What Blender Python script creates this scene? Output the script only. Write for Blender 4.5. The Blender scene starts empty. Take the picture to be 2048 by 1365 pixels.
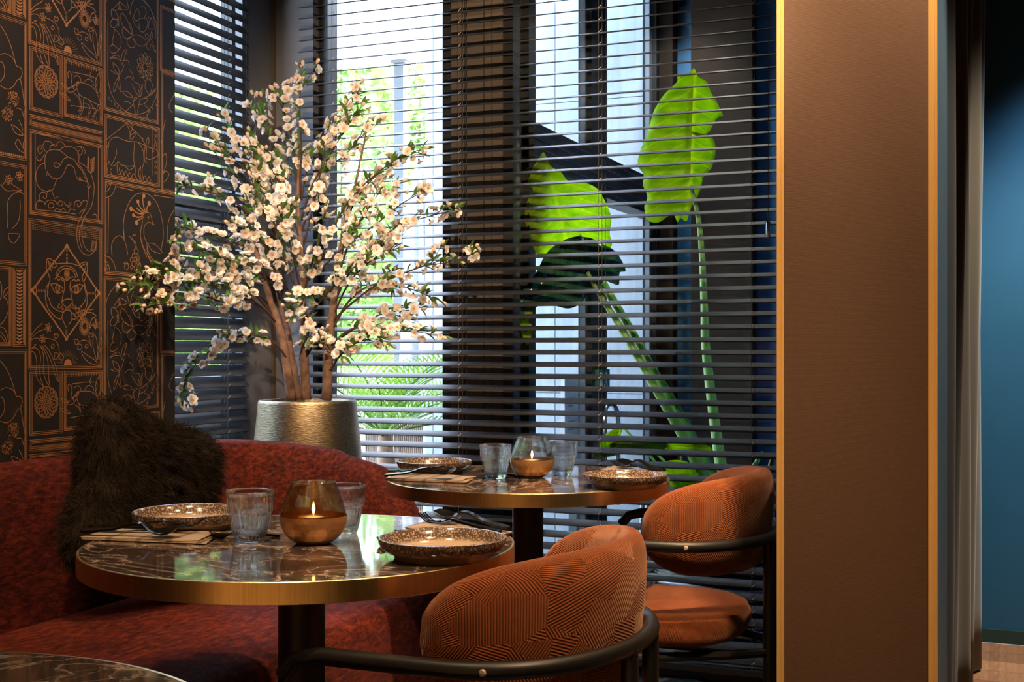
import bpy, math, random
import numpy as np
from mathutils import Vector, Matrix
rnd = random.Random(7)
# ------------------------------------------------------------------ camera
F, CX, HZ = 2450.0, 1024.0, 702.0          # focal length in pixels, centre column, horizon row
TH = math.radians(22.0)                    # camera turned 22 deg from the room's long axis
CT, ST = math.cos(TH), math.sin(TH)
H = 1.0877                                 # camera height
sc = bpy.context.scene
cam_d = bpy.data.cameras.new('camera'); cam = bpy.data.objects.new('camera', cam_d)
sc.collection.objects.link(cam); sc.camera = cam
cam.location = (0, 0, H); cam.rotation_euler = (math.radians(90), 0, TH)
cam_d.sensor_width = 36.0; cam_d.lens = F / 2048 * 36; cam_d.shift_y = (HZ - 682.5) / 2048
cam_d.clip_start = .05; cam_d.clip_end = 200
# ------------------------------------------------------------------ world, sun, exposure
w = bpy.data.worlds.new('sky'); sc.world = w; w.use_nodes = True
wn = w.node_tree; wn.nodes.clear()
wo = wn.nodes.new('ShaderNodeOutputWorld'); wb = wn.nodes.new('ShaderNodeBackground'); sk = wn.nodes.new('ShaderNodeTexSky')
sk.sky_type = 'NISHITA'; sk.sun_disc = False; sk.sun_elevation = math.radians(62); sk.sun_rotation = math.radians(20)
sk.air_density = 1.0; sk.dust_density = 3.0; sk.ozone_density = 1.0
wb.inputs['Strength'].default_value = 2.1
wn.links.new(sk.outputs[0], wb.inputs[0]); wn.links.new(wb.outputs[0], wo.inputs[0])
def light(kind, name, loc, power, color, target=None, size=.1, spot=60, blend=.6):
    d = bpy.data.lights.new(name, kind); o = bpy.data.objects.new(name, d); sc.collection.objects.link(o)
    o.location = loc; d.energy = power; d.color = color
    if kind == 'SPOT': d.spot_size = math.radians(spot); d.spot_blend = blend; d.shadow_soft_size = size
    if kind == 'POINT': d.shadow_soft_size = size
    if kind == 'AREA': d.size = size
    if target is not None: o.rotation_euler = (Vector(target) - Vector(loc)).to_track_quat('-Z', 'Y').to_euler()
    return o
sun = light('SUN', 'sun', (0, 10, 10), 2.6, (1, .95, .86), None)
sun.data.angle = math.radians(.6)
sun.rotation_euler = Vector((.25, -.35, -.9)).to_track_quat('-Z', 'Y').to_euler()
WARM = (1, .66, .38); WARM2 = (1, .73, .47)
# ceiling downlights of the dining room, mixed with added fill spots
light('SPOT', 'downlight_near_table', (-.95, 1.2, 2.85), 44, WARM, (-1.12, 1.86, .75), .05, 32, .6)
light('SPOT', 'fill_corner_table', (-.55, .35, 2.85), 34, WARM, (-.9, .75, .75), .05, 34, .6)  # added fill spot to lighten the dark marble of the corner table
light('SPOT', 'downlight_far_table', (-.85, 2.5, 2.85), 34, WARM, (-1.15, 3.05, .75), .05, 46, .7)
light('SPOT', 'downlight_chairs', (.25, 1.3, 2.85), 75, WARM, (-.62, 2.0, .6), .06, 46, .7)
light('SPOT', 'fill_far_chair', (-.60, 1.95, 2.85), 42, WARM, (-.66, 3.02, .62), .05, 34, .7)  # added spot lifting the far chair out of the pillar's shadow
light('SPOT', 'downlight_bench', (-1.35, .5, 2.70), 40, WARM, (-2.25, 1.7, .95), .06, 58, .7)
light('SPOT', 'downlight_wallpaper', (-1.45, 1.5, 2.85), 75, WARM, (-2.3, 2.1, 1.6), .06, 70, .8)
light('SPOT', 'downlight_tree', (-1.30, 2.30, 2.85), 48, (1, .82, .64), (-2.15, 3.3, 1.0), .06, 44, .7)
light('SPOT', 'downlight_window', (-.75, 2.60, 2.85), 45, WARM2, (-1.75, 4.0, 1.55), .04, 54, .7)
light('SPOT', 'track_spot_rear', (.62, -1.2, 2.30), 420, WARM2, (-1.80, 4.0, 1.60), .04, 21, .5)
light('SPOT', 'fill_vestibule_wall', (-1.45, 5.6, 2.85), 16, (.9, .95, 1), (-1.5, 6.1, 2.0), .05, 80, .8)  # invented spot to brighten the blue strip between the brown panels
light('SPOT', 'downlight_pillar', (-.24, 2.24, 2.85), 135, WARM, (-.29, 2.6, 2.0), .05, 90, .9)
light('SPOT', 'downlight_corridor', (.75, 3.9, 2.85), 150, (1, .78, .55), (.05, 4.7, .3), .06, 60, .7)
light('SPOT', 'fill_corridor_daylight', (.45, 4.35, 2.85), 75, (.80, .93, 1), (-.02, 4.9, .75), .05, 44, .9)  # cool spot standing in for a daylight patch on the blue wall
light('SPOT', 'fill_pillar_side', (.75, 2.9, 2.85), 45, (1, .90, .78), (-.13, 2.85, 1.2), .06, 40, .7)  # extra spot put in to light the pillar's return face
light('SPOT', 'fill_vestibule_leaves', (-1.2, 5.5, 2.8), 8, (1, .95, .8), (-1.2, 4.5, 1.5), .06, 75, .6)  # made-up ceiling spot that lights the big leaves from behind
for x in (-1.45, .25):       # unseen spots added to light the ochre wall that the gold profiles reflect
    light('SPOT', 'rear_wall_fill', (x, -3.0, 2.85), 200, WARM2, (x, -3.5, 1.2), .06, 44, .8)
for x, y in ((-1.7, -1.6), (-.9, -.8), (-.1, -1.9), (.7, -1.0), (-1.2, -2.3)):   # spots added behind the camera for bright floor reflections in the brass
    light('SPOT', 'rear_floor_fill', (x, y, 2.85), 300, WARM2, (x, y, 0), .06, 34, .6)
sc.view_settings.view_transform = 'Standard'; sc.view_settings.look = 'None'
sc.view_settings.gamma = 1.0; sc.view_settings.use_curve_mapping = False
sc.view_settings.exposure = 1.2
sc.cycles.use_denoising = True; sc.cycles.use_adaptive_sampling = True; sc.cycles.adaptive_threshold = .03
sc.cycles.max_bounces = 8; sc.cycles.diffuse_bounces = 4; sc.cycles.glossy_bounces = 4; sc.cycles.transparent_max_bounces = 20; sc.cycles.transmission_bounces = 8
sc.cycles.sample_clamp_indirect = 4.0; sc.cycles.caustics_reflective = False; sc.cycles.caustics_refractive = False
# ------------------------------------------------------------------ helpers
def R(px, py, Yc):
    """a point on the ray of photo pixel (px, py) at distance Yc along the view axis, in room coordinates"""
    xc = (px - CX) / F * Yc
    return Vector((xc * CT - Yc * ST, xc * ST + Yc * CT, H - (py - HZ) / F * Yc))
def onz(px, py, z):  return R(px, py, F * (H - z) / (py - HZ))
def onX(px, py, X):  return R(px, py, X / ((px - CX) / F * CT - ST))
def onY(px, py, Y):  return R(px, py, Y / ((px - CX) / F * ST + CT))
def link(o, parent=None):
    sc.collection.objects.link(o)
    if parent is not None: o.parent = parent
    return o
def tag(o, label=None, cat=None, group=None, kind=None):
    if label: o['label'] = label
    if cat: o['category'] = cat
    if group: o['group'] = group
    if kind: o['kind'] = kind
    return o
def empty(name, loc=(0, 0, 0), rz=0.0, label=None, cat=None, group=None):
    o = bpy.data.objects.new(name, None); o.location = loc; o.rotation_euler[2] = rz; o.empty_display_size = .05
    return tag(link(o), label, cat, group)
def copy_tree(o, parent=None):
    c = o.copy(); link(c, parent)
    for ch in list(o.children): copy_tree(ch, c)
    return c
class MB:
    def __init__(s): s.v = []; s.f = []; s.m = []; s.uv = {}
    def add(s, vs, fs, mi=0, uv=None):
        b = len(s.v); s.v += [tuple(p) for p in vs]; s.f += [tuple(i + b for i in f) for f in fs]; s.m += [mi] * len(fs)
        if uv:
            for i, t in enumerate(uv): s.uv[b + i] = t
        return b
    def box(s, x0, x1, y0, y1, z0, z1, mi=0):
        v = [(x, y, z) for z in (z0, z1) for y in (y0, y1) for x in (x0, x1)]
        s.add(v, [(0, 2, 3, 1), (4, 5, 7, 6), (0, 1, 5, 4), (2, 6, 7, 3), (0, 4, 6, 2), (1, 3, 7, 5)], mi); return s
    def lathe(s, prof, n=32, mi=0, c=(0, 0, 0), rib=None, close=False):
        vs = []; fs = []; k = len(prof)
        for j in range(n):
            a = 2 * math.pi * j / n
            for i, (r, z) in enumerate(prof):
                rr = r * (1 + rib(i, a)) if rib else r
                vs.append((c[0] + rr * math.cos(a), c[1] + rr * math.sin(a), c[2] + z))
        for j in range(n):
            j2 = (j + 1) % n
            for i in range(k - 1 if not close else k):
                i2 = (i + 1) % k
                fs.append((j * k + i, j2 * k + i, j2 * k + i2, j * k + i2))
        s.add(vs, fs, mi); return s
    def tube(s, path, r, n=10, mi=0, cap=True, closed=False):
        pts = [Vector(p) for p in path]; k = len(pts); vs = []; fs = []
        up = None
        for i, p in enumerate(pts):
            if closed: d = pts[(i + 1) % k] - pts[i - 1]
            else: d = pts[min(i + 1, k - 1)] - pts[max(i - 1, 0)]
            if d.length < 1e-9: d = Vector((0, 0, 1))
            d.normalize()
            if up is None:
                up = Vector((0, 0, 1)) if abs(d.z) < .9 else Vector((1, 0, 0))
            a = d.cross(up)
            if a.length < 1e-6: a = d.orthogonal()
            a.normalize(); up = a.cross(d).normalized()
            rr = r[i] if isinstance(r, (list, tuple)) else r
            for j in range(n):
                t = 2 * math.pi * j / n
                vs.append(p + (a * math.cos(t) + up * math.sin(t)) * rr)
        for i in range(k if closed else k - 1):
            i2 = (i + 1) % k
            for j in range(n):
                j2 = (j + 1) % n
                fs.append((i * n + j, i2 * n + j, i2 * n + j2, i * n + j2))
        if cap and not closed:
            fs.append(tuple(range(n))); fs.append(tuple((k - 1) * n + j for j in reversed(range(n))))
        s.add(vs, fs, mi); return s
    def prism(s, poly, fn, mi=0):
        """poly: 2-D outline; fn(u,v,side) -> 3-D point for side 0/1"""
        n = len(poly)
        vs = [fn(u, v, 0) for u, v in poly] + [fn(u, v, 1) for u, v in poly]
        fs = [tuple(range(n)), tuple(range(2 * n - 1, n - 1, -1))] + [(i, i + n, (i + 1) % n + n, (i + 1) % n) for i in range(n)]
        s.add(vs, fs, mi); return s
    def grid(s, nu, nv, fn, mi=0, cu=False, cv=False, uvf=None):
        vs = [fn(i / (nu if cu else nu - 1), j / (nv if cv else nv - 1)) for i in range(nu) for j in range(nv)]
        uv = [uvf(i / (nu - 1), j / (nv - 1)) for i in range(nu) for j in range(nv)] if uvf else None
        fs = [(i * nv + j, ((i + 1) % nu) * nv + j, ((i + 1) % nu) * nv + (j + 1) % nv, i * nv + (j + 1) % nv)
              for i in range(nu if cu else nu - 1) for j in range(nv if cv else nv - 1)]
        s.add(vs, fs, mi, uv); return s
    def mesh(s, name, mats, smooth=True, auto=35):
        me = bpy.data.meshes.new(name); me.from_pydata(s.v, [], s.f)
        for m in (mats if isinstance(mats, (list, tuple)) else [mats]): me.materials.append(m)
        if any(s.m): me.polygons.foreach_set('material_index', s.m)
        if s.uv:
            L = me.uv_layers.new(name='UVMap')
            for lp in me.loops:
                L.data[lp.index].uv = s.uv.get(lp.vertex_index, (0, 0))
        me.update()
        if smooth:
            me.polygons.foreach_set('use_smooth', [True] * len(me.polygons))
            if auto < 180: me.set_sharp_from_angle(angle=math.radians(auto))
        return me
    def build(s, name, mats, parent=None, smooth=True, auto=35, loc=None, rot=None):
        o = bpy.data.objects.new(name, s.mesh(name, mats, smooth, auto))
        if loc is not None: o.location = loc
        if rot is not None: o.rotation_euler = rot
        return link(o, parent)
def spline(pts, k=6, closed=False):
    """Catmull-Rom through the points"""
    P = [Vector(p) for p in pts]; n = len(P); out = []
    if n < 3 and not closed: return P
    rng = range(n) if closed else range(n - 1)
    for i in rng:
        if closed: a, b, c, d = P[i - 1], P[i], P[(i + 1) % n], P[(i + 2) % n]
        else: a, b, c, d = P[max(i - 1, 0)], P[i], P[i + 1], P[min(i + 2, n - 1)]
        for j in range(k):
            t = j / k
            out.append(.5 * ((2 * b) + (c - a) * t + (2 * a - 5 * b + 4 * c - d) * t * t + (3 * b - a - 3 * c + d) * t ** 3))
    if not closed: out.append(P[-1])
    return out
def bevel(o, wd=.004, seg=2):
    m = o.modifiers.new('bevel', 'BEVEL'); m.width = wd; m.segments = seg; m.limit_method = 'ANGLE'; m.angle_limit = math.radians(40)
    return o
# ------------------------------------------------------------------ materials
class NT:
    def __init__(s, name):
        s.m = bpy.data.materials.new(name); s.m.use_nodes = True; s.t = s.m.node_tree; s.t.nodes.clear()
        s.out = s.n('ShaderNodeOutputMaterial')
    def n(s, kind, ins=None, **kw):
        x = s.t.nodes.new(kind)
        for k, v in kw.items(): setattr(x, k, v)
        for k, v in (ins or {}).items(): s.set(x, k, v)
        return x
    def set(s, x, k, v):
        i = x.inputs[k]
        if isinstance(v, bpy.types.NodeSocket): s.t.links.new(v, i)
        elif isinstance(v, bpy.types.Node): s.t.links.new(v.outputs[0], i)
        else: i.default_value = v
    def coord(s, which='Object', scale=(1, 1, 1), rot=(0, 0, 0)):
        c = s.n('ShaderNodeTexCoord'); mp = s.n('ShaderNodeMapping', {'Vector': c.outputs[which], 'Scale': scale, 'Rotation': rot}); return mp
    def noise(s, vec, scale, detail=4, rough=.55, dist=0): return s.n('ShaderNodeTexNoise', {'Vector': vec, 'Scale': scale, 'Detail': detail, 'Roughness': rough, 'Distortion': dist})
    def ramp(s, fac, stops):
        r = s.n('ShaderNodeValToRGB', {'Fac': fac}); e = r.color_ramp.elements
        while len(e) > 1: e.remove(e[-1])
        for i, (p, c) in enumerate(stops):
            x = e[0] if i == 0 else e.new(p)
            x.position = p; x.color = tuple(c) + ((1,) if len(c) == 3 else ())
        return r
    def mix(s, f, a, b, bt='MIX'):
        x = s.n('ShaderNodeMix', data_type='RGBA', blend_type=bt)
        for k, v in ((0, f), (6, a), (7, b)):
            if isinstance(v, bpy.types.NodeSocket): s.t.links.new(v, x.inputs[k])
            elif isinstance(v, bpy.types.Node): s.t.links.new(v.outputs[0], x.inputs[k])
            else: x.inputs[k].default_value = (tuple(v) + (1,) if k and len(v) == 3 else v)
        return x.outputs[2]
    def math(s, op, a, b=0.0):
        x = s.n('ShaderNodeMath', operation=op)
        for k, v in ((0, a), (1, b)): s.set(x, k, v)
        return x.outputs[0]
    def bump(s, h, strength=.3, dist=.002): return s.n('ShaderNodeBump', {'Height': h, 'Strength': strength, 'Distance': dist})
    def bsdf(s, **k):
        b = s.n('ShaderNodeBsdfPrincipled')
        for kk, v in k.items(): s.set(b, kk.replace('_', ' '), (tuple(v) + (1,) if isinstance(v, tuple) and len(v) == 3 else v))
        return b
    def done(s, sh): s.t.links.new(sh.outputs[0], s.out.inputs[0]); return s.m
def C(r, g, b):
    f = lambda c: (c / 255 / 12.92) if c / 255 <= .04045 else ((c / 255 + .055) / 1.055) ** 2.4
    return (f(r), f(g), f(b))
def plain(name, col, rough=.5, metal=0.0, var=.12, vscale=6, bump=0, bscale=60, spec=.5, **kw):
    t = NT(name); co = t.coord(); nz = t.noise(co, vscale)
    c2 = tuple(min(1, x * (1 + var)) for x in col); c1 = tuple(x * (1 - var) for x in col)
    colr = t.ramp(nz.outputs[0], [(.3, c1), (.7, c2)])
    k = dict(Base_Color=colr, Roughness=rough, Metallic=metal); k.update(kw)
    b = t.bsdf(**k); b.inputs['Specular IOR Level'].default_value = spec
    if bump: t.set(b, 'Normal', t.bump(t.noise(co, bscale).outputs[0], bump, .002))
    return t.done(b)
M = {}
M['black_metal'] = plain('black_metal', (.012, .011, .010), .42, .0, spec=.5)
M['steel'] = plain('steel', (.55, .55, .56), .25, 1.0)
M['dark_frame'] = plain('dark_frame', (.022, .021, .022), .45)
M['grey_frame'] = plain('grey_frame', (.10, .11, .12), .45)
M['white_paint'] = plain('white_paint', (.78, .79, .80), .6, bump=.05)
M['ceiling_paint'] = plain('ceiling_paint', (.05, .045, .04), .8)
M['ochre'] = plain('ochre_bounce', (.60, .36, .14), .8)
M['soil'] = plain('soil', (.02, .013, .009), .95, bump=.8, bscale=40)
M['post_grey'] = plain('post_grey', (.07, .078, .085), .5)
M['paving'] = plain('paving', (.42, .42, .41), .85, vscale=2, bump=.2, bscale=30)
M['blue_wall'] = plain('blue_wall', C(26, 88, 126), .55, var=.05, bump=.08, bscale=160)
M['green_base'] = plain('green_base', (.012, .045, .042), .45)
M['brown_panel'] = plain('brown_panel', (.022, .014, .009), .9, var=.1, spec=.08)
M['dark_wall'] = plain('dark_wall', (.16, .16, .18), .6, var=.06, bump=.05, bscale=120)
M['brown_wall'] = plain('brown_wall', (.11, .082, .060), .6, var=.08)
M['bench_leg'] = plain('plinth_black', (.01, .009, .009), .5)
def slat_mat():
    t = NT('slat_lacquer'); co = t.coord('Object', (3, 60, 60)); nz = t.noise(co, 6, 5)
    col = t.ramp(nz.outputs[0], [(.25, (.015, .016, .0175)), (.8, (.028, .029, .032))])
    b = t.bsdf(Base_Color=col, Roughness=.55); b.inputs['Specular IOR Level'].default_value = .3; t.set(b, 'Normal', t.bump(nz.outputs[0], .15, .001)); return t.done(b)
M['slat'] = slat_mat()
M['cord'] = plain('blind_cord', (.05, .048, .045), .7)
M['clip'] = plain('cord_clip', (.62, .48, .38), .5)
def pane_mat():
    t = NT('pane_glass'); lw_ = t.n('ShaderNodeLayerWeight', {'Blend': .5}); fr = t.n('ShaderNodeMath', {0: t.math('MULTIPLY', t.math('POWER', lw_.outputs['Facing'], 4.0), .35), 1: .03}, operation='ADD')
    tr = t.n('ShaderNodeBsdfTransparent', {'Color': (.97, .985, .98, 1)}); gl = t.n('ShaderNodeBsdfGlossy', {'Roughness': .02})
    return t.done(t.n('ShaderNodeMixShader', {0: fr.outputs[0], 1: tr.outputs[0], 2: gl.outputs[0]}))
M['pane'] = pane_mat()
def glass_mat(name, col=(1, 1, 1), rough=0.0, thin=.25):
    t = NT(name); g = t.n('ShaderNodeBsdfGlass', {'Color': col + (1,), 'Roughness': rough, 'IOR': 1.48})
    tr = t.n('ShaderNodeBsdfTransparent', {'Color': col + (1,)})
    return t.done(t.n('ShaderNodeMixShader', {0: thin, 1: g.outputs[0], 2: tr.outputs[0]}))
M['tumbler'] = glass_mat('clear_glass', (.99, 1, 1), thin=.3)
M['copper_reflect_glass'] = glass_mat('copper_reflect_glass', (.96, .84, .66), thin=.25)  # clear glass; the amber tint paints in reflections of the copper
M['holder_glass'] = glass_mat('holder_glass', (.98, .97, .95), thin=.3)
def hex_copper():
    t = NT('hammered_copper'); co = t.coord('Object'); nz = t.noise(co, 30)
    col = t.ramp(nz.outputs[0], [(.3, (.60, .31, .12)), (.7, (.78, .45, .20))])
    return t.done(t.bsdf(Base_Color=col, Metallic=.75, Roughness=.38))
M['copper'] = hex_copper()
def brass(name, rough=.30, base=((.80, .57, .24), (.94, .70, .33)), sx=(90, 90, .6)):
    t = NT(name); co = t.coord('Object', sx); nz = t.noise(co, 4, 6)
    col = t.ramp(nz.outputs[0], [(.3, base[0]), (.7, base[1])])
    b = t.bsdf(Base_Color=col, Metallic=1.0, Roughness=rough)
    b.inputs['Anisotropic'].default_value = .2
    t.set(b, 'Normal', t.bump(nz.outputs[0], .12, .001)); return t.done(b)
M['brass'] = brass('brushed_brass')
M['gold_trim'] = brass('gold_trim_profile', .38, ((.92, .56, .18), (.98, .64, .24)), (30, 30, .3))
M['gold_trim'].node_tree.nodes['Principled BSDF'].inputs['Metallic'].default_value = .55
def marble():
    t = NT('dark_marble'); co = t.coord('Object', (1, 1.0, 1), (0, 0, .5))
    n1 = t.noise(co, 5, 8, .6, .6); big = t.noise(co, 3.0, 3)
    base = t.ramp(n1.outputs[0], [(.25, (.022, .015, .012)), (.55, (.058, .039, .030)), (.85, (.105, .075, .058))])
    def vein(sc_, wd, seed):
        c2 = t.coord('Object', (1, 1.8, 1), (0, 0, .6 + seed)); d = t.noise(c2, sc_, 6, .6, .9)
        a = t.math('ABSOLUTE', t.math('SUBTRACT', d.outputs[0], .5))
        return t.ramp(a, [(0, (1, 1, 1)), (wd, (.25, .25, .25)), (wd * 3, (0, 0, 0))])
    v = t.math('MULTIPLY', t.mix(1.0, vein(3.2, .010, 0), vein(6.5, .007, 1.1), 'ADD'), t.ramp(big.outputs[0], [(.35, (.25, .25, .25)), (.6, (1, 1, 1))]).outputs[0])
    col = t.mix(v, base.outputs[0], (.60, .45, .35))
    b = t.bsdf(Base_Color=col, Roughness=.06); b.inputs['Specular IOR Level'].default_value = 1.0; return t.done(b)
M['marble'] = marble()
def velvet():
    t = NT('crushed_velvet'); co = t.coord('Object'); st = t.coord('Object', (1, .45, 1.4))
    n1 = t.noise(st, 70, 9, .75, .3); n2 = t.noise(co, 5, 4)
    f = t.mix(.2, n1.outputs[0], n2.outputs[0])
    col = t.ramp(f, [(.38, (.014, .002, .0016)), (.5, (.076, .0105, .0048)), (.64, (.215, .034, .0105))])
    b = t.bsdf(Base_Color=col, Roughness=.75); b.inputs['Sheen Weight'].default_value = .28; b.inputs['Sheen Roughness'].default_value = .35
    b.inputs['Sheen Tint'].default_value = (.8, .35, .42, 1); b.inputs['Specular IOR Level'].default_value = .15
    t.set(b, 'Normal', t.bump(n1.outputs[0], .35, .004)); return t.done(b)
M['velvet'] = velvet()
def corduroy():
    t = NT('rust_corduroy'); uv = t.n('ShaderNodeTexCoord').outputs['UV']
    vo = t.n('ShaderNodeTexVoronoi', {'Vector': uv, 'Scale': 17.0, 'Randomness': .9})
    sep = t.n('ShaderNodeSeparateColor', {'Color': vo.outputs['Color']})
    ang = t.math('MULTIPLY', t.math('FLOOR', t.math('MULTIPLY', sep.outputs[0], 5.0)), 0.62)
    sx = t.n('ShaderNodeSeparateXYZ', {0: uv})
    u = t.math('ADD', t.math('MULTIPLY', sx.outputs[0], t.math('COSINE', ang)), t.math('MULTIPLY', sx.outputs[1], t.math('SINE', ang)))
    wv = t.math('ADD', t.math('MULTIPLY', t.math('SINE', t.math('MULTIPLY', u, 1650.0)), .5), .5)
    nz = t.noise(uv, 24, 5, .7)
    c1 = t.ramp(nz.outputs[0], [(.3, (.33, .080, .022)), (.7, (.52, .155, .048))])
    col = t.mix(t.math('MULTIPLY', wv, .72), c1.outputs[0], (.075, .016, .006))
    b = t.bsdf(Base_Color=col, Roughness=.85); b.inputs['Sheen Weight'].default_value = .5; b.inputs['Sheen Tint'].default_value = (1, .62, .42, 1)
    b.inputs['Specular IOR Level'].default_value = .15
    t.set(b, 'Normal', t.bump(t.math('SUBTRACT', 1.0, wv), .5, .002)); return t.done(b)
M['corduroy'] = corduroy()
def pillar_mat():
    t = NT('ribbed_vinyl'); co = t.coord('Object', (2.5, 2.5, 1)); wv = t.n('ShaderNodeTexWave', {'Vector': co, 'Scale': 130.0, 'Distortion': 1.2, 'Detail': 2.0}, bands_direction='Z')
    nz = t.noise(t.coord('Object', (14, 14, 120)), 6, 4)
    col = t.ramp(nz.outputs[0], [(.3, (.074, .036, .018)), (.7, (.104, .053, .027))])
    b = t.bsdf(Base_Color=col, Roughness=.62)
    t.set(b, 'Normal', t.bump(t.mix(.5, wv.outputs[0], nz.outputs[0]), .2, .001)); return t.done(b)
M['pillar'] = pillar_mat()
M['pillar_side'] = plain('pillar_side', (.10, .16, .20), .7, var=.08, bump=.1, bscale=200)
def fabric(name, col, rough=.9, sheen=.2):
    t = NT(name); nz = t.noise(t.coord('Object', (160, 160, 30)), 6, 3)
    c = t.ramp(nz.outputs[0], [(.3, tuple(x * .85 for x in col)), (.7, tuple(x * 1.15 for x in col))])
    b = t.bsdf(Base_Color=c, Roughness=rough); b.inputs['Sheen Weight'].default_value = sheen; return t.done(b)
M['curtain'] = fabric('curtain_cloth', (.036, .034, .026), .8, .35)
def wallpaper():
    t = NT('wallpaper_ground'); h = t.noise(t.coord('Object', (1, 4, 220)), 5, 3); b1 = t.noise(t.coord('Object', (1, 1, 1)), 7, 6, .65)
    g = t.ramp(b1.outputs[0], [(.42, (.010, .0095, .0105)), (.62, (.020, .0155, .013)), (.8, (.052, .028, .015))])
    col = t.mix(.35, g.outputs[0], t.ramp(h.outputs[0], [(.35, (.006, .006, .008)), (.7, (.030, .022, .018))]).outputs[0])
    b = t.bsdf(Base_Color=col, Roughness=.72); t.set(b, 'Normal', t.bump(h.outputs[0], .25, .001)); return t.done(b)
M['wallpaper'] = wallpaper()
def ink():
    t = NT('copper_ink'); nz = t.noise(t.coord('Object', (1, 60, 400)), 5, 3)
    col = t.ramp(nz.outputs[0], [(.3, (.40, .18, .066)), (.7, (.74, .38, .16))])
    return t.done(t.bsdf(Base_Color=col, Roughness=.5, Metallic=.35))
M['ink'] = ink()
def wood(name, c1, c2, rough=.4, scale=(30, 2, 30)):
    t = NT(name); nz = t.noise(t.coord('Object', scale), 3, 6, .6, .5); oi = t.n('ShaderNodeObjectInfo')
    c = t.ramp(nz.outputs[0], [(.3, c1), (.7, c2)])
    f = t.n('ShaderNodeHueSaturation', {'Color': c, 'Value': t.math('ADD', t.math('MULTIPLY', oi.outputs['Random'], .5), .75)})
    b = t.bsdf(Base_Color=f, Roughness=rough); t.set(b, 'Normal', t.bump(nz.outputs[0], .1, .001)); return t.done(b)
M['floor_dark'] = wood('dark_oak_floor', (.020, .022, .026), (.050, .053, .060), .38)
M['floor_oak'] = wood('warm_oak_floor', (.22, .105, .05), (.36, .19, .10), .35)
M['floor_pale'] = wood('pale_floor_bounce', (.40, .26, .13), (.55, .37, .20), .35)
M['bark'] = plain('bark', (.20, .105, .065), .8, var=.45, vscale=30, bump=.6, bscale=45)
M['twig'] = plain('twig', (.075, .035, .022), .7, var=.3, vscale=40)
def leafy(name, c1, c2, trans=.45, rough=.4, scale=20, tcol=None):
    t = NT(name); nz = t.noise(t.coord('Object'), scale, 3); oi = t.n('ShaderNodeObjectInfo')
    c = t.ramp(nz.outputs[0], [(.3, c1), (.7, c2)])
    hs = t.n('ShaderNodeHueSaturation', {'Color': c, 'Value': t.math('ADD', t.math('MULTIPLY', oi.outputs['Random'], .6), .7)})
    p = t.bsdf(Base_Color=hs, Roughness=rough)
    tr = t.n('ShaderNodeBsdfTranslucent', {'Color': hs.outputs[0] if tcol is None else tcol + (1,)})
    return t.done(t.n('ShaderNodeMixShader', {0: trans, 1: p.outputs[0], 2: tr.outputs[0]}))
M['leaf'] = leafy('spray_leaf', (.07, .17, .025), (.22, .40, .06), .4)
M['tree_leaf'] = leafy('garden_leaf', (.10, .22, .05), (.30, .46, .12), .5, .5, 3)
M['palm_leaf'] = leafy('palm_leaf', (.055, .15, .012), (.14, .27, .03), .4, .45, 5)
M['stalk'] = leafy('plant_stalk', (.38, .60, .20), (.54, .74, .32), .42, .35, 12)
M['yellow_stalk'] = plain('yellow_stalk', (.62, .38, .05), .45, var=.3)
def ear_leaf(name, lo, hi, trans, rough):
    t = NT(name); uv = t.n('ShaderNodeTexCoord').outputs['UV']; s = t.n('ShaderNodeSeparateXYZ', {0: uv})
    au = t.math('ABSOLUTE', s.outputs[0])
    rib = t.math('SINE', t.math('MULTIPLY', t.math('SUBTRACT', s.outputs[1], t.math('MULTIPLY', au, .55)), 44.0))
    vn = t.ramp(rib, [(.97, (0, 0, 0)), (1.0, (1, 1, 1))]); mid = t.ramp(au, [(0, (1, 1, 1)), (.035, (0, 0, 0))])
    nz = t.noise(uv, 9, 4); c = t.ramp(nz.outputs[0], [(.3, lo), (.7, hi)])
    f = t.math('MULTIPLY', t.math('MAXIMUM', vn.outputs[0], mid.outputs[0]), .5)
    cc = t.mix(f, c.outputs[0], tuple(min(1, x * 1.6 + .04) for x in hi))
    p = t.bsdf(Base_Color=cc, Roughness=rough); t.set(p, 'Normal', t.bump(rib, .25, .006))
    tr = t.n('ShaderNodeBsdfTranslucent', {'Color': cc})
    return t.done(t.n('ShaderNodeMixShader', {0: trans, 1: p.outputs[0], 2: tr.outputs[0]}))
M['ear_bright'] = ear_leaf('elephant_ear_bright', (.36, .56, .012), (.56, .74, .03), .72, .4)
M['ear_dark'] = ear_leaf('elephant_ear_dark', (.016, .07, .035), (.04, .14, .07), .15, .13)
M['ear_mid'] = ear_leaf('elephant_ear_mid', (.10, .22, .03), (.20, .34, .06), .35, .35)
def petal():
    t = NT('blossom_petal'); uv = t.n('ShaderNodeTexCoord').outputs['UV']; s = t.n('ShaderNodeSeparateXYZ', {0: uv}); oi = t.n('ShaderNodeObjectInfo')
    edge = t.mix(t.math('POWER', oi.outputs['Random'], 1.8), (.93, .92, .90), (.92, .80, .68))  # random peach tint stands in for warm lamplight on the petals
    c = t.ramp(s.outputs[0], [(.0, (0, 0, 0)), (.5, (1, 1, 1))])
    col = t.mix(c, (.92, .60, .25), edge)
    p = t.bsdf(Base_Color=col, Roughness=.6); tr = t.n('ShaderNodeBsdfTranslucent', {'Color': col})
    return t.done(t.n('ShaderNodeMixShader', {0: .3, 1: p.outputs[0], 2: tr.outputs[0]}))
M['petal'] = petal()
M['stamen'] = plain('stamen', (.85, .42, .05), .6)
M['bud'] = plain('bud', (.80, .55, .38), .6, var=.2)
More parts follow.
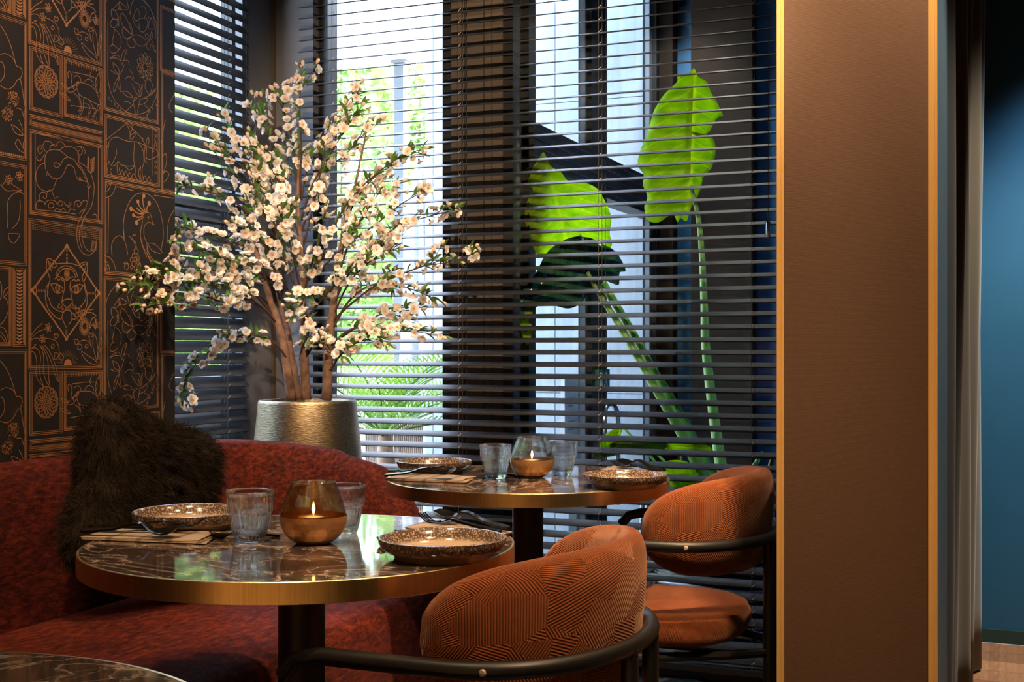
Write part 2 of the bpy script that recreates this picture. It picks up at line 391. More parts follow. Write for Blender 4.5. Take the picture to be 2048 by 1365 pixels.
def pot_mat():
    t = NT('bronze_pot_glaze'); nz = t.noise(t.coord('Object', (26, 26, 80)), 3, 5, .6)
    col = t.ramp(nz.outputs[0], [(.3, (.26, .19, .11)), (.7, (.52, .40, .24))])
    b = t.bsdf(Base_Color=col, Metallic=1.0, Roughness=.36); t.set(b, 'Normal', t.bump(nz.outputs[0], .45, .003)); return t.done(b)
M['pot'] = pot_mat()
def plate_mat():
    t = NT('speckled_stoneware'); co = t.coord('Object'); s = t.n('ShaderNodeSeparateXYZ', {0: co.outputs[0]})
    rad = t.math('SQRT', t.math('ADD', t.math('POWER', s.outputs[0], 2.0), t.math('POWER', s.outputs[1], 2.0)))
    vo = t.n('ShaderNodeTexVoronoi', {'Vector': co, 'Scale': 260.0}); nz = t.noise(co, 90, 4)
    spk = t.ramp(vo.outputs['Distance'], [(.28, (.46, .36, .27)), (.48, (.115, .075, .050))])
    fac = t.ramp(t.math('ADD', rad, t.math('MULTIPLY', t.math('SUBTRACT', nz.outputs[0], .5), .02)), [(.081, (0, 0, 0)), (.090, (1, 1, 1))])
    side = t.ramp(t.math('ADD', s.outputs[2], t.math('MULTIPLY', t.math('SUBTRACT', nz.outputs[0], .5), .006)), [(.0125, (1, 1, 1)), (.0165, (0, 0, 0))])
    col = t.mix(side.outputs[0], t.mix(fac.outputs[0], (.58, .43, .29), spk.outputs[0]), (.50, .38, .27))
    b = t.bsdf(Base_Color=col, Roughness=.16); t.set(b, 'Normal', t.bump(nz.outputs[0], .08, .001)); return t.done(b)
M['plate'] = plate_mat()
M['cutlery'] = plain('black_cutlery', (.016, .015, .014), .22, .6)
def napkin_mat():
    t = NT('striped_linen'); s = t.n('ShaderNodeSeparateXYZ', {0: t.coord('Object').outputs[0]}); nz = t.noise(t.coord('Object', (300, 300, 300)), 4, 3)
    st = t.ramp(t.math('FRACT', t.math('MULTIPLY', s.outputs[0], 17.0)), [(0, (.22, .15, .095)), (.16, (.22, .15, .095)), (.18, (.42, .32, .22))])
    st.color_ramp.interpolation = 'CONSTANT'
    b = t.bsdf(Base_Color=st, Roughness=.9); t.set(b, 'Normal', t.bump(nz.outputs[0], .4, .001)); return t.done(b)
M['napkin'] = napkin_mat()
M['wax'] = plain('candle_wax', (.85, .78, .66), .5)
M['candle_tin'] = plain('candle_tin', (.7, .68, .65), .3, 1.0)
def emit(name, col, st):
    t = NT(name); return t.done(t.n('ShaderNodeEmission', {'Color': col + (1,), 'Strength': st}))
M['flame'] = emit('candle_flame', (1, .62, .22), 14.0)
def fur():
    t = NT('black_fur'); oi = t.noise(t.coord('Object'), 25, 3)
    c = t.ramp(oi.outputs[0], [(.3, (.007, .0055, .004)), (.75, (.040, .027, .017))])
    b = t.bsdf(Base_Color=c, Roughness=.85); b.inputs['Specular IOR Level'].default_value = .12; return t.done(b)
M['fur'] = fur()
def concrete():
    t = NT('pale_concrete'); nz = t.noise(t.coord('Object', (1, 1, .5)), 4, 8, .6); st = t.noise(t.coord('Object', (14, 14, .4)), 3, 4)
    c = t.ramp(t.mix(.5, nz.outputs[0], st.outputs[0]), [(.3, (.26, .285, .31)), (.65, (.38, .41, .44))])
    b = t.bsdf(Base_Color=c, Roughness=.8); return t.done(b)
M['concrete'] = concrete()
M['reed'] = plain('reed_screen', (.16, .105, .075), .8, var=.5, vscale=50)
M['parasol'] = fabric('parasol_cloth', (.50, .52, .58))
M['sign_green'] = plain('sign_green', (.01, .23, .12), .4)
M['sign_white'] = plain('sign_white', (.85, .85, .85), .5, var=.02)
M['print_grey'] = plain('print_grey', (.35, .35, .37), .7)
M['woven_black'] = plain('woven_black', (.010, .010, .011), .28)
M['woven_white'] = plain('woven_white', (.55, .56, .58), .5)
# ================================================================== SETTING
def struct(name, mb, m, parent=None, **k):
    o = mb.build(name, m, parent, **k)
    if parent is None: o['kind'] = 'structure'
    return o
def sbox(name, dims, m, parent=None): return struct(name, MB().box(*dims), m, parent, smooth=False)
WX = -2.30                                   # wallpapered wall plane
sbox('ceiling', (-2.75, 3.6, -3.6, 4.12, 2.9, 3.0), M['ceiling_paint'])
sbox('ceiling_vestibule', (-1.68, 3.6, 4.12, 6.2, 2.9, 3.0), M['ceiling_paint'])
sbox('wall_right', (3.5, 3.6, -3.5, 4.9, 0, 2.9), M['dark_wall'])
sbox('wall_rear', (-2.75, 3.6, -3.6, -3.5, 0, 2.9), M['ochre'])  # unseen wall, toned ochre to give the metal a warm reflection
wall_left = sbox('wall_left', (-2.75, WX, -3.5, 3.01, 0, 2.9), M['wallpaper'])
# window bay on the left: wall with an opening, corner post
LWX = -2.60
lw = MB(); lw.box(LWX - .14, LWX, 3.01, 4.12, 0, .10).box(LWX - .14, LWX, 3.01, 4.12, 2.75, 2.9).box(LWX - .03, LWX, 3.795, 4.12, .10, 2.75).box(LWX - .14, LWX - .03, 3.96, 4.12, .10, 2.75)
struct('wall_window_bay', lw, M['dark_wall'], smooth=False)
bw = MB(); bw.box(LWX, -2.425, 4.0, 4.12, 0, 2.9).box(-2.425, -.30, 4.0, 4.12, 2.72, 2.9).box(-2.425, -.30, 4.0, 4.12, 0, .06)
struct('wall_back', bw, M['dark_wall'], smooth=False)
sbox('trim_corner', (LWX + .002, LWX + .012, 3.985, 4.0, .0, 2.9), M['brown_wall'])
col = sbox('wall_column', (-1.862, -1.66, 4.02, 4.20, .06, 2.72), M['brown_wall'])
for px in (930, 968, 984):                    # fluted joints on the column
    p = onY(px, 700, 4.02); sbox('groove', (p.x - .0015, p.x + .0015, 4.0185, 4.0205, .06, 2.72), M['dark_frame'], col)
# floors
sbox('floor', (-2.75, 3.6, -3.6, 6.2, -.10, -.012), M['dark_frame'])
fl = bpy.data.objects['floor']
L_, W_ = .62, .105
pm = MB().box(0, L_, 0, W_ - .002, -.012, 0).mesh('plank', M['floor_dark'], False)
for i in range(-4, 26):                       # herringbone planks in front of the window
    for j in range(2):
        for k in range(4):
            x = -2.3 + k * .62 * 1.0; y = 1.2 + i * W_
            if not (2.2 < y < 3.95): continue
            o = bpy.data.objects.new('plank', pm); a = math.radians(45)
            ox = -2.2 + k * .877 + (0 if j == 0 else .4385); oy = 2.3 + i * .1485 - 0.0
            if not (2.9 < oy < 3.95): continue
            o.location = (ox, oy - .3, 0) if j == 0 else (ox + .0, oy + .1385, 0)
            o.rotation_euler[2] = a if j == 0 else -a
            if -2.2 < ox < -.35: link(o, fl)
sbox('floor_rear_reflector', (-2.28, 3.5, -3.5, .25, -.012, 0), M['floor_pale'])  # unseen floor, made pale as a reflector for the brass rims
fc = sbox('floor_corridor', (-.28, 3.5, 2.4, 4.9, -.012, -.002), M['floor_oak'])
pm2 = MB().box(0, 1.6, 0, .138, -.002, .0025).mesh('plank', M['floor_oak'], False)
for i in range(17):
    for k in range(2):
        o = bpy.data.objects.new('plank', pm2); o.location = (-.27 + k * 1.602 - (.7 if i % 2 else 0) * (k > 0), 2.5 + i * .14, 0)
        link(o, fc)
# corridor: blue wall, baseboard
sbox('wall_corridor', (-.30, 3.6, 4.9, 5.0, 0, 2.9), M['blue_wall'])
sbox('baseboard_corridor', (-.28, 3.5, 4.885, 4.9, .002, .052), M['green_base'])
sbox('wall_divider', (-.36, -.30, 4.12, 6.2, 0, 2.9), M['blue_wall'])
# vestibule behind the big blind
sbox('wall_vestibule', (-1.75, -.36, 6.1, 6.2, 0, 2.9), M['blue_wall'])
def ypanel(name, pxa, pxb, Y, th, m):
    a, b = onY(pxa, 700, Y), onY(pxb, 700, Y); return sbox(name, (a.x, b.x, Y, Y + th, 0, 2.9), m)
ypanel('trim_1', 1318, 1345, 6.0, .1, M['brown_panel'])
ypanel('trim_2', 1382, 1505, 6.0, .1, M['brown_panel'])
# ------------------------------------------------------------------ windows
def bars(name, mb, parent): return mb.build(name, M['dark_frame'], parent, smooth=False)
win1 = sbox('window_1', (-2.425, -1.862, 4.075, 4.081, .06, 2.72), M['pane'])       # pane left of the column
bars('window_frame', MB().box(-2.425, -2.385, 4.04, 4.11, .06, 2.72).box(-1.905, -1.862, 4.04, 4.11, .06, 2.72).box(-2.385, -1.905, 4.04, 4.11, .06, .12).box(-2.385, -1.905, 4.04, 4.11, 2.66, 2.72), win1)
win2 = sbox('window_2', (-1.64, -.36, 4.06, 4.066, .06, 2.72), M['pane'])           # pane to the vestibule
bars('window_frame', MB().box(-1.66, -1.625, 4.03, 4.10, .06, 2.72).box(-.40, -.36, 4.03, 4.10, .06, 2.72).box(-1.625, -.40, 4.03, 4.10, .06, .11).box(-1.625, -.40, 4.03, 4.10, 2.67, 2.72), win2)
win3 = sbox('window_3', (LWX - .105, LWX - .099, 3.01, 3.96, .10, 2.75), M['pane'])  # bay window on the left
fr3 = MB().box(LWX - .13, LWX - .08, 3.845, 3.868, .10, 2.75).box(LWX - .13, LWX - .08, 3.905, 3.96, .10, 2.75).box(LWX - .13, LWX - .08, 3.01, 3.06, .10, 2.75).box(LWX - .13, LWX - .08, 3.06, 3.845, 1.50, 1.60)
fr3.box(LWX - .13, LWX - .08, 3.06, 3.905, .10, .17).box(LWX - .13, LWX - .08, 3.06, 3.905, 2.68, 2.75)
bars('window_frame', fr3, win3)
# glazed entrance, running away from the column
GX = -1.66
win4 = sbox('window_4', (GX - .003, GX + .003, 4.2, 6.1, .02, 2.9), M['pane'])
def ypost(pxa, pxb, mb, z0=0, z1=2.9, t=.03):
    a, b = onX(pxa, 700, GX), onX(pxb, 700, GX); mb.box(GX - t, GX + t, a.y, b.y, z0, z1)
g = MB(); ypost(1170, 1201, g); ypost(1301, 1318, g); g.box(GX - .03, GX + .03, 4.2, 4.27, 0, 2.9)
g.box(GX - .03, GX + .03, 4.27, 6.1, 0, .05)
bars('window_frame', g, win4)
g = MB(); ypost(1165, 1170, g, t=.012); ypost(1294, 1300, g, t=.012); g.build('glazing_bead', M['grey_frame'], win4, smooth=False)
hd = MB(); hd.box(GX - .05, GX + .05, 4.2, 6.1, 1.752, 1.93).build('door_header', M['dark_frame'], win4, smooth=False)
for k in range(5): MB().box(GX + .0495, GX + .0515, 4.2, 6.1, 1.77 + k * .034, 1.773 + k * .034).build('header_groove', M['grey_frame'], win4, smooth=False)
hp = []
for (px, py) in ((1208, 1010), (1208, 860), (1209, 825), (1216, 810), (1226, 810), (1234, 825), (1236, 860), (1236, 1010)): hp.append(onX(px, py, GX + .07))
MB().tube(spline(hp, 4), .011, 10).build('pull_handle', M['steel'], win4)
# ------------------------------------------------------------------ outside: porch, concrete wall, ground
sbox('ground', (-40, 12, 3.9, 40, -.12, -.02), M['paving'])
sbox('ground_side', (-40, -2.75, -10, 3.9, -.12, -.02), M['paving'])
sbox('exterior_soffit', (-6.5, -2.45, 5.98, 6.5, 2.9, 3.05), M['white_paint'])
sbox('exterior_sun_block_side', (-3.4, -2.76, 1.0, 4.12, 2.9, 3.0), M['white_paint'])  # unseen slab added to keep the sun off the left bay slats
sbox('exterior_sun_block', (-2.75, -1.67, 4.12, 4.85, 2.9, 3.0), M['white_paint'])  # unseen slab added to shade the slats left of the column
sbox('exterior_beam', (-6.5, -2.9, 6.42, 6.50, 2.80, 2.9), M['white_paint'])
def post(pxa, pxb, Y, label):
    a, b = onY(pxa, 300, Y), onY(pxb, 300, Y); d = (b.x - a.x)
    o = MB().box(a.x, b.x, Y - d / 2, Y + d / 2, -.02, 2.80).box(a.x - .02, b.x + .02, Y - d / 2 - .02, Y + d / 2 + .02, -.02, .01).box(a.x - .015, b.x + .015, Y - d / 2 - .015, Y + d / 2 + .015, 2.78, 2.80).build('porch_post', M['post_grey'], None, smooth=False)
    tag(o, label, 'post', 'posts of the porch')
post(636, 658, 6.46, 'grey porch post at the frame of the window behind the blossom tree')
post(793, 811, 6.46, 'grey porch post in the middle of the window beside the concrete wall')
CY = 5.95
xl = onY(850, 200, CY).x
cw = sbox('exterior_wall', (xl + .01, GX - .035, CY + .012, CY + .25, -.02, 2.9), M['concrete'])
def pxx(px): return onY(px, 200, CY).x
zj = onY(1025, 213, CY).z; zj2 = onY(870, 783, CY).z
xs = [xl, pxx(866), pxx(1110), GX - .034]
for i in range(3):
    for (z0, z1) in ((0, zj2), (zj2, zj), (zj, 2.9)):
        MB().box(xs[i] + .002, xs[i + 1] - .002, CY, CY + .013, z0 + .002, z1 - .002).build('concrete_panel', M['concrete'], cw, smooth=False)
sbox('exterior_low_wall', (-9, xl - .25, 8.2, 8.4, -.02, .95), M['white_paint'])
# ------------------------------------------------------------------ pillar with gold profiles
YP = 2.60
xa, xb = onY(1555, 700, YP).x, onY(1875, 700, YP).x
pil = sbox('wall_pillar', (xa + .004, xb - .003, YP + .004, YP + .50, 0, 2.9), M['pillar_side'])
ga, gb = onY(1569, 700, YP).x, onY(1857, 700, YP).x
MB().box(ga, gb, YP - .002, YP + .004, 0, 2.9).build('vinyl_panel', M['pillar'], pil, smooth=False)
for (x0, x1) in ((xa, ga), (gb, xb)):
    o = MB().box(x0, x1, YP - .008, YP + .012, 0, 2.9).box(x0 + (x1 - x0) * .62, x0 + (x1 - x0) * .70, YP - .0095, YP - .007, 0, 2.9).build('gold_profile', M['gold_trim'], pil, smooth=False)
# ------------------------------------------------------------------ curtain beyond the pillar
def curt(u, v):
    y = 3.12 + u * 1.56; amp = .030 * (.55 + .45 * v)
    x = -.150 + .050 * u + amp * math.sin(u * 46 + .5 * math.sin(u * 9)) + .012 * math.sin(u * 17 + 3 * v)
    return (x, y + .012 * math.cos(u * 46), .012 + v * 2.86)
o = MB().grid(220, 14, curt).build('curtain', M['curtain'], None, auto=180)
so = o.modifiers.new('thick', 'SOLIDIFY'); so.thickness = .004
rail = MB().tube([(-.115, 3.1, 2.885), (-.07, 4.7, 2.885)], .012, 8).build('curtain_rail', M['black_metal'], o)
tag(o, 'dark olive floor-length curtain hanging in folds between pillar and blue wall', 'curtain')
# ------------------------------------------------------------------ venetian blinds
PITCH = .041
def slat_mesh(L, name):
    mb = MB(); n = 4                                     # shallow curved slat, length along x
    pts = [(-.025 + .05 * i / n, .0016 * (1 - (2 * i / n - 1) ** 2)) for i in range(n + 1)]
    outl = pts + [(a, b - .0030) for a, b in reversed(pts)]
    mb.prism(outl, lambda u, v, s: (s * L, u, v)); return mb.mesh(name, M['slat'], True, 50)
def blind(name, origin, rz, L, tilt, zs, ladders, label, cordx, tass, fan=False):
    t = empty(name, origin, rz, label, 'window blind')
    me = slat_mesh(L, 'slat')
    for z in zs:
        o = bpy.data.objects.new('slat', me); o.location = (0, 0, z); o.rotation_euler[0] = math.radians(tilt + rnd.uniform(-.7, .7)); link(o, t)
    top, bot = max(zs), min(zs)
    MB().box(0, L, -.03, .03, top + .035, top + .085).build('head_rail', M['slat'], t, smooth=False)
    MB().box(0, L, -.026, .026, bot - .045, bot - .025).build('bottom_rail', M['slat'], t, smooth=False)
    c, s_ = math.cos(math.radians(tilt)) * .0265, math.sin(math.radians(tilt)) * .0265
    for x in ladders:
        mb = MB()
        for dx, dy, dz in ((-.004, -c, -s_), (.004, c, s_), (.0, 0, 0)):
            mb.box(x + dx - .0007, x + dx + .0007, dy - .0007, dy + .0007, bot - .03, top + .04)
        mb.build('ladder_cord', M['cord'], t, smooth=False)
        mb = MB()
        for z in zs: mb.tube([(x - .004, -c - .001, z - s_ + .002), (x + .006, -c - .002, z - s_ + .010)], .0011, 5)
        mb.build('cord_clips', M['clip'], t, smooth=False)['kind'] = 'stuff'
    for k, (cx_, zt) in enumerate(zip(cordx, tass)):
        mb = MB().tube([(cx_ + .0, -.035, top + .04), (cx_ + .0, -.038, zt)], .0010, 6); mb.build('pull_cord', M['cord'], t)
        MB().lathe([(0, 0), (.0075, 0), (.008, .003), (.008, .046), (.0055, .050), (.0, .051)], 14).build('cord_weight', M['steel'], t, loc=(cx_, -.038, zt - .05))
    return t
zs = [.10 + i * PITCH for i in range(63)]
BX = -2.41
lad = [onY(px, 700, 3.90).x - BX for px in (673, 925, 1204, 1509)]
cor = [onY(px, 450, 3.86) for px in (1536, 1558)]
blind('venetian_blind', (BX, 3.90, 0), 0, 2.08, 16.5, zs, lad + [1.98], 'wide dark venetian blind with half-open slats across the window behind the far table',
      [c.x - BX for c in cor], [onY(1536, 443, 3.86).z, onY(1558, 443, 3.86).z])
# left bay blind: length along +y, facing +x
LB0 = 3.02
t = blind('venetian_blind', (-2.565, LB0, 0), math.radians(90), .745, 49.0, [.118 + i * PITCH for i in range(63)],
      [(onX(449, 200, -2.565).y - LB0), .10], 'narrow dark venetian blind with nearly closed slats beside the patterned wallpaper',
      [onX(487, 450, -2.54).y - LB0], [onX(487, 462, -2.54).z])
# ================================================================== WALLPAPER PRINT (flat line art on the left wall)
PER = .828                                    # vertical repeat of the paper
CR = {'A': (5.689, 0), 'B': (5.689, 700), 'C': (4.875, 240), 'D': (4.875, 440)}
def wp(tagc, x, y):
    s, oy = CR[tagc]; p = onX(x / s, oy + y / s, WX); return (p.y, p.z)
def wpx(px, py): p = onX(px, py, WX); return (p.y, p.z)
LINES = []                                    # (points in wall (s, z), width, closed)
FILLS = []
def line(pts, wd=.0017, rep=(0,), smooth=True):
    for r in rep:
        LINES.append(([(a, b + r * PER) for a, b in pts], wd, smooth))
def fill(poly, rep=(0,)):
    for r in rep: FILLS.append([(a, b + r * PER) for a, b in poly])
def T(tagc, text, rep=(0,), wd=.0017):
    for part in text.split(';'):
        q = [tuple(map(float, c.split(','))) for c in part.split()]
        if len(q) > 1: line([wp(tagc, *c) for c in q], wd, rep)
def circ(tagc, x, y, r, rep=(0,), wd=.0014, asp=1.0, filled=False):
    c = wp(tagc, x, y); s = CR[tagc][0]; rr = r / s * 3.3 / F
    q = [(c[0] + rr * asp * math.cos(a), c[1] + rr * math.sin(a)) for a in [2 * math.pi * i / 16 for i in range(17)]]
    if filled: fill(q[:-1], rep)
    else: line(q, wd, rep, False)
def star(tagc, x, y, r, n=6, rep=(0,), wd=.0016):
    c = wp(tagc, x, y); rr = r / CR[tagc][0] * 3.3 / F
    for k in range(n):
        a = 2 * math.pi * k / n + .3; q = []
        for (f, d) in ((.2, 0), (.55, .42), (.8, .22), (1, 0), (.8, -.22), (.55, -.42), (.2, 0)):
            q.append((c[0] + rr * f * math.cos(a + d), c[1] + rr * f * math.sin(a + d)))
        line(q, wd, rep)
    q = [(c[0] + rr * .2 * math.cos(a), c[1] + rr * .2 * math.sin(a)) for a in [i * .6283 for i in range(11)]]
    line(q, wd, rep)
def panel(x0, y0, x1, y1, rep=(0,), inner=True):
    a, b = wpx(x0, y0), wpx(x1, y1)
    for d, wd in ((0, .0020), (.0042, .0026), (.0082, .0014)) if inner else ((0, .002),):
        s0, s1, z1, z0 = a[0] + d, b[0] - d, a[1] - d, b[1] + d
        line([(s0, z0), (s1, z0), (s1, z1), (s0, z1), (s0, z0)], wd, rep, False)
R3 = (0, 1, -1)
for q in ((59, 92, 124, 235.5), (128, 114, 204, 251), (58, 228.6, 205, 283), (58, 258, 205.5, 448), (57, 437, 203, 736.5)): panel(*q, rep=R3)
for q in ((207.5, 553, 317, 815), (209, 228, 319, 374.5), (208, 359, 420, 566)): panel(*q, rep=R3)
for q in ((322, 141, 440, 405), (320, 575, 440, 706)): panel(*q, rep=R3)
for q in ((-60, 8, 53.5, 322), (-60, 311, 52.5, 532), (-60, 528, 21.5, 692), (25.6, 536, 51, 693)): panel(*q, rep=R3)
# rosette
c0 = wpx(92.3, 163.5); r0 = .0415
def ros(f, n=64, sc_=0, k=0): return [(c0[0] + r0 * f * (1 + sc_ * abs(math.sin(k * a / 2))) * math.cos(a), c0[1] + r0 * f * (1 + sc_ * abs(math.sin(k * a / 2))) * math.sin(a)) for a in [2 * math.pi * i / n for i in range(n + 1)]]
for f, wd, s_, k in ((.95, .0022, .06, 16), (.86, .0018, .06, 16), (.20, .0022, 0, 1), (.10, .002, 0, 1)): line(ros(f, 96, s_, k), wd, R3, False)
for k in range(16):
    a = 2 * math.pi * k / 16; q = []
    for (f, d) in ((.26, .0), (.50, .10), (.72, .135), (.82, 0), (.72, -.135), (.50, -.10), (.26, 0)): q.append((c0[0] + r0 * f * math.cos(a + d), c0[1] + r0 * f * math.sin(a + d)))
    line(q, .0017, R3)
# deer
T('A', "770,1020 830,975 890,940 960,950 1040,985 1100,1060 1130,1140 1140,1190 1090,1180 1000,1130 930,1100 890,1060 870,1000;890,940 870,960 830,985 790,1000 765,1020 775,1045 810,1050 840,1040 870,1000;865,985 870,940 895,930 890,965 865,985;840,1060 890,1110 905,1150;890,1060 915,1150 925,1230 905,1290 920,1300 945,1230 945,1130;905,1150 910,1230 885,1275;945,1180 1000,1190 1020,1220;1010,1130 1035,1180 1055,1220 1085,1240 1070,1290 1050,1330 1065,1330 1090,1280 1110,1200;1020,1220 1010,1270 995,1310 1010,1315 1030,1260;1110,1190 1130,1230 1115,1260 1095,1240;690,940 740,970 775,1010 720,990 690,940;675,1055 740,1080 800,1150 740,1120 675,1055;775,890 770,830 790,815 815,870 810,940;1130,820 1090,900 1085,990 1115,1060 1140,980 1130,820;820,820 1085,890 1085,1000;840,880 870,860 910,890 920,940;960,930 1000,900 1050,930 1065,980;820,820 815,1000;800,1200 1085,1240;1040,800 1020,860 1040,900", R3)
circ('A', 835, 1003, 9, R3)
for k in range(15):
    for dy in (0, 22):
        circ('A', 752 + k * 28.5, 690 + k * 8.0 + dy, 7, R3, filled=True)
        circ('A', 752 + k * 28.5, 1300 + k * 3.0 + dy, 6, R3, filled=True)
# lilies, leaves, sun
T('A', "1130,735 1080,640 1000,560 925,485 950,560 1010,640 1080,690 1120,735;1120,735 1095,640 1060,500 1055,400 1070,340 1095,400 1110,520 1115,640;1135,735 1130,600 1145,480 1150,390 1135,420 1110,540 1105,640;345,310 370,300 400,350 415,450 405,560 430,650 490,730 460,640 450,520 460,400 440,320 400,270 360,265;360,260 420,240 470,300 495,420 490,560 520,680 555,745 550,620 545,500 520,390 480,300 430,245 380,228;470,260 540,380 590,520 620,640 660,740 650,640 620,520 560,360 500,270;345,170 400,160 470,190 560,220 630,270 665,340 670,400 690,430;610,400 620,440 605,470 640,475 660,455 660,425 630,400 610,400;690,430 670,455 675,490 710,510 720,470 700,440 690,430;600,295 580,310 585,335 605,335 615,315 600,295;620,180 615,220 640,245 660,220 650,190 635,205 620,180;345,120 400,60 470,20 480,0;345,150 420,100 500,95;1040,480 1010,410 950,365 900,370;840,320 860,390 890,370 880,340 840,320;890,390 880,440 905,460 930,440 915,400 890,390;975,420 965,445 980,465 1000,445 975,420;1015,300 1015,350 1045,355 1060,310 1035,325 1015,300;1040,480 1030,420 1000,330", (0, -1, 1))
star('A', 545, 90, 52, 6, (0, -1)); star('A', 483, 195, 48, 6, (0, -1)); star('A', 940, 70, 62, 6, (0, -1)); star('A', 1090, 230, 55, 5, (0, -1))
cs = wp('A', 770, 575)
fill([(cs[0] + .0145 * math.cos(a), cs[1] - .004 + .0165 * math.sin(a)) for a in [math.pi * i / 12 for i in range(13)]], (0, -1))
for k in range(13):
    a = math.pi * (k + .5) / 13; line([(cs[0] + .019 * math.cos(a), cs[1] + .019 * math.sin(a)), (cs[0] + .040 * math.cos(a), cs[1] + .036 * math.sin(a))], .0007, (0, -1), False)
cf = wp('A', 960, 215)
for k in range(22):
    a = 2 * math.pi * k / 22; q = [(cf[0] + .0215 * f * math.cos(a + d), cf[1] + .026 * f * math.sin(a + d)) for f, d in ((.3, 0), (.8, .1), (1, 0), (.8, -.1), (.3, 0))]
    line(q, .0012, (0, -1), False)
# tiger head in its beaded diamond
TR = (0, 1)
T('D', "455,385 450,470 470,530 485,590 455,650 440,720 445,790 470,870 520,930 560,960 590,970;455,385 480,378 530,410 555,440 520,470 495,430 465,400;470,410 480,450 500,500;530,430 590,425 650,425 710,430 760,450;760,450 800,420 845,415 850,470 840,540 815,600 800,560 830,470 840,430 800,445 770,470;815,600 830,660 850,740 845,820 830,870 820,900;480,600 465,670 460,740 480,780 500,840 560,885 600,895;815,640 835,720 830,780 800,830 770,860 740,870;540,540 570,480 610,455 650,450 700,465 740,510 755,560;555,550 590,495 640,475 700,490 740,555;540,545 590,560 620,590 628,660 610,740 600,800;600,560 650,590 690,560 745,560;690,590 680,650 690,720 705,790;600,800 640,775 690,775 705,800 690,820 660,850 640,850 605,815 600,800;490,630 530,620 580,640 610,670 600,700 560,715 525,695 510,660 490,630;810,640 770,630 720,645 695,675 710,705 750,715 780,690 795,660 810,640;530,580 550,565 570,590 590,575 610,600;700,600 720,580 740,600 760,580 775,600;650,850 620,900 600,950 620,1000 635,1035;650,850 690,900 700,950 690,990 665,1020;600,905 650,880 700,905 745,960 700,970;870,1060 880,1000 910,950 935,1000 930,1065 905,1020 870,1060;840,900 900,910 935,940;870,880 910,870", TR, .0024)
for (x, y, r, a) in ((650, 530, 44, .75), (650, 530, 31, .7), (650, 530, 19, .7), (650, 530, 8, .8), (560, 665, 30, .45), (560, 665, 34, .9), (745, 675, 30, .45), (745, 675, 34, .9)): circ('D', x, y, r, TR, .0018, a)
for (x, y) in ((575, 825), (600, 840), (565, 850), (590, 860), (610, 870), (685, 850), (710, 830), (735, 845), (715, 860), (735, 865), (650, 300), (650, 340), (650, 375), (650, 410), (645, 1045), (645, 1080), (645, 1110), (375, 690), (405, 690), (430, 690), (855, 718), (880, 718), (905, 718)): circ('D', x, y, 9, TR, .0015)
dm = [(650, 255), (965, 715), (645, 1160), (310, 685)]
for i in range(4):
    a, b = dm[i], dm[(i + 1) % 4]; line([wp('D', *a), wp('D', *b)], .0022, TR, False)
    for k in range(1, 20):
        circ('D', a[0] + (b[0] - a[0]) * k / 20, a[1] + (b[1] - a[1]) * k / 20, 12, TR, filled=True)
circ('D', 335, 688, 36, TR, .003, .7); circ('D', 942, 715, 36, TR, .003, .7)
for x, y in dm: circ('D', x, y, 20, TR, filled=True)
star('D', 775, 915, 80, 6, TR)
for k in range(30):                            # faint hatching at the top of the tiger panel
    x = 310 + k * 22
    for j in range(5): T('D', f"{x},{20 + k * 3.4 + j * 17} {x + 17},{22 + k * 3.4 + j * 17}", TR, .0009)
# snake
T('C', "440,480 435,380 460,310 520,290 580,300 660,360 720,390 750,440 800,500 820,550 840,600 800,590 760,580 735,530 720,470 690,445 660,440 640,470 620,520 590,560 550,575 500,560 455,500;575,300 620,265 690,260 750,300 768,360 760,420 745,430;660,365 620,380 590,430 560,465 530,455 525,425 550,415 590,440;435,415 380,450 350,510 350,590 380,660 440,695 500,690 530,640 550,575;765,410 840,460 890,540 915,640 910,740 890,840 840,920 810,980 795,1060 800,1160 820,1230 860,1280 900,1270;760,430 800,480 840,560 855,640 860,740 840,840 800,920 765,1000 748,1080 750,1180 775,1260 820,1310 870,1320;800,1140 830,1140 835,1110 815,1105;870,1320 910,1290 935,1230 930,1180;830,930 790,1020 770,1100 775,1180 800,1260;840,600 860,620 850,650 870,665 880,640;415,250 440,210 490,215 510,245 545,255 560,220 600,215 630,250;480,290 495,250 530,240;440,310 420,270 385,250 365,290 385,330 410,310 405,280 385,290;360,340 355,380 385,400 410,370 435,335;740,270 770,260 800,290 795,330 770,345 755,320 775,295;820,330 830,310 800,265 760,260;350,875 350,820 375,790 420,800 440,830;385,790 385,730 410,705 450,720 450,760 425,765 420,740;450,720 470,690 500,690 520,740 530,765 565,750;430,820 470,785 530,790 560,830;520,850 480,860 470,830 500,805 525,840 510,860;560,820 580,790 610,805 595,840 570,830;620,800 640,830 680,840 690,800;690,860 660,850 680,810;720,860 730,800 750,790 770,790 790,820 760,850 750,820;790,810 820,785 850,800 840,840;530,890 550,865 590,880 620,865 650,910 690,870 730,880;350,875 450,885 600,900 740,920;770,915 800,880 830,890;900,930 930,920 945,960;340,130 850,225 955,270;955,270 955,990;340,130 340,880", R3, .0018)
circ('C', 778, 572, 14, R3); circ('C', 460, 532, 14, R3)
for k in range(9):
    T('C', f"880,{520 - k * 16} {915 + k},{492 - k * 16};870,{515 - k * 16} {845 + k},{480 - k * 16}", R3, .0022)
    T('C', f"{905 + k * 4},{1290 - k * 12} {940},{1270 - k * 12};{900 + k * 3},{1285 - k * 12} {880 + k * 2},{1262 - k * 11}", R3, .0012)
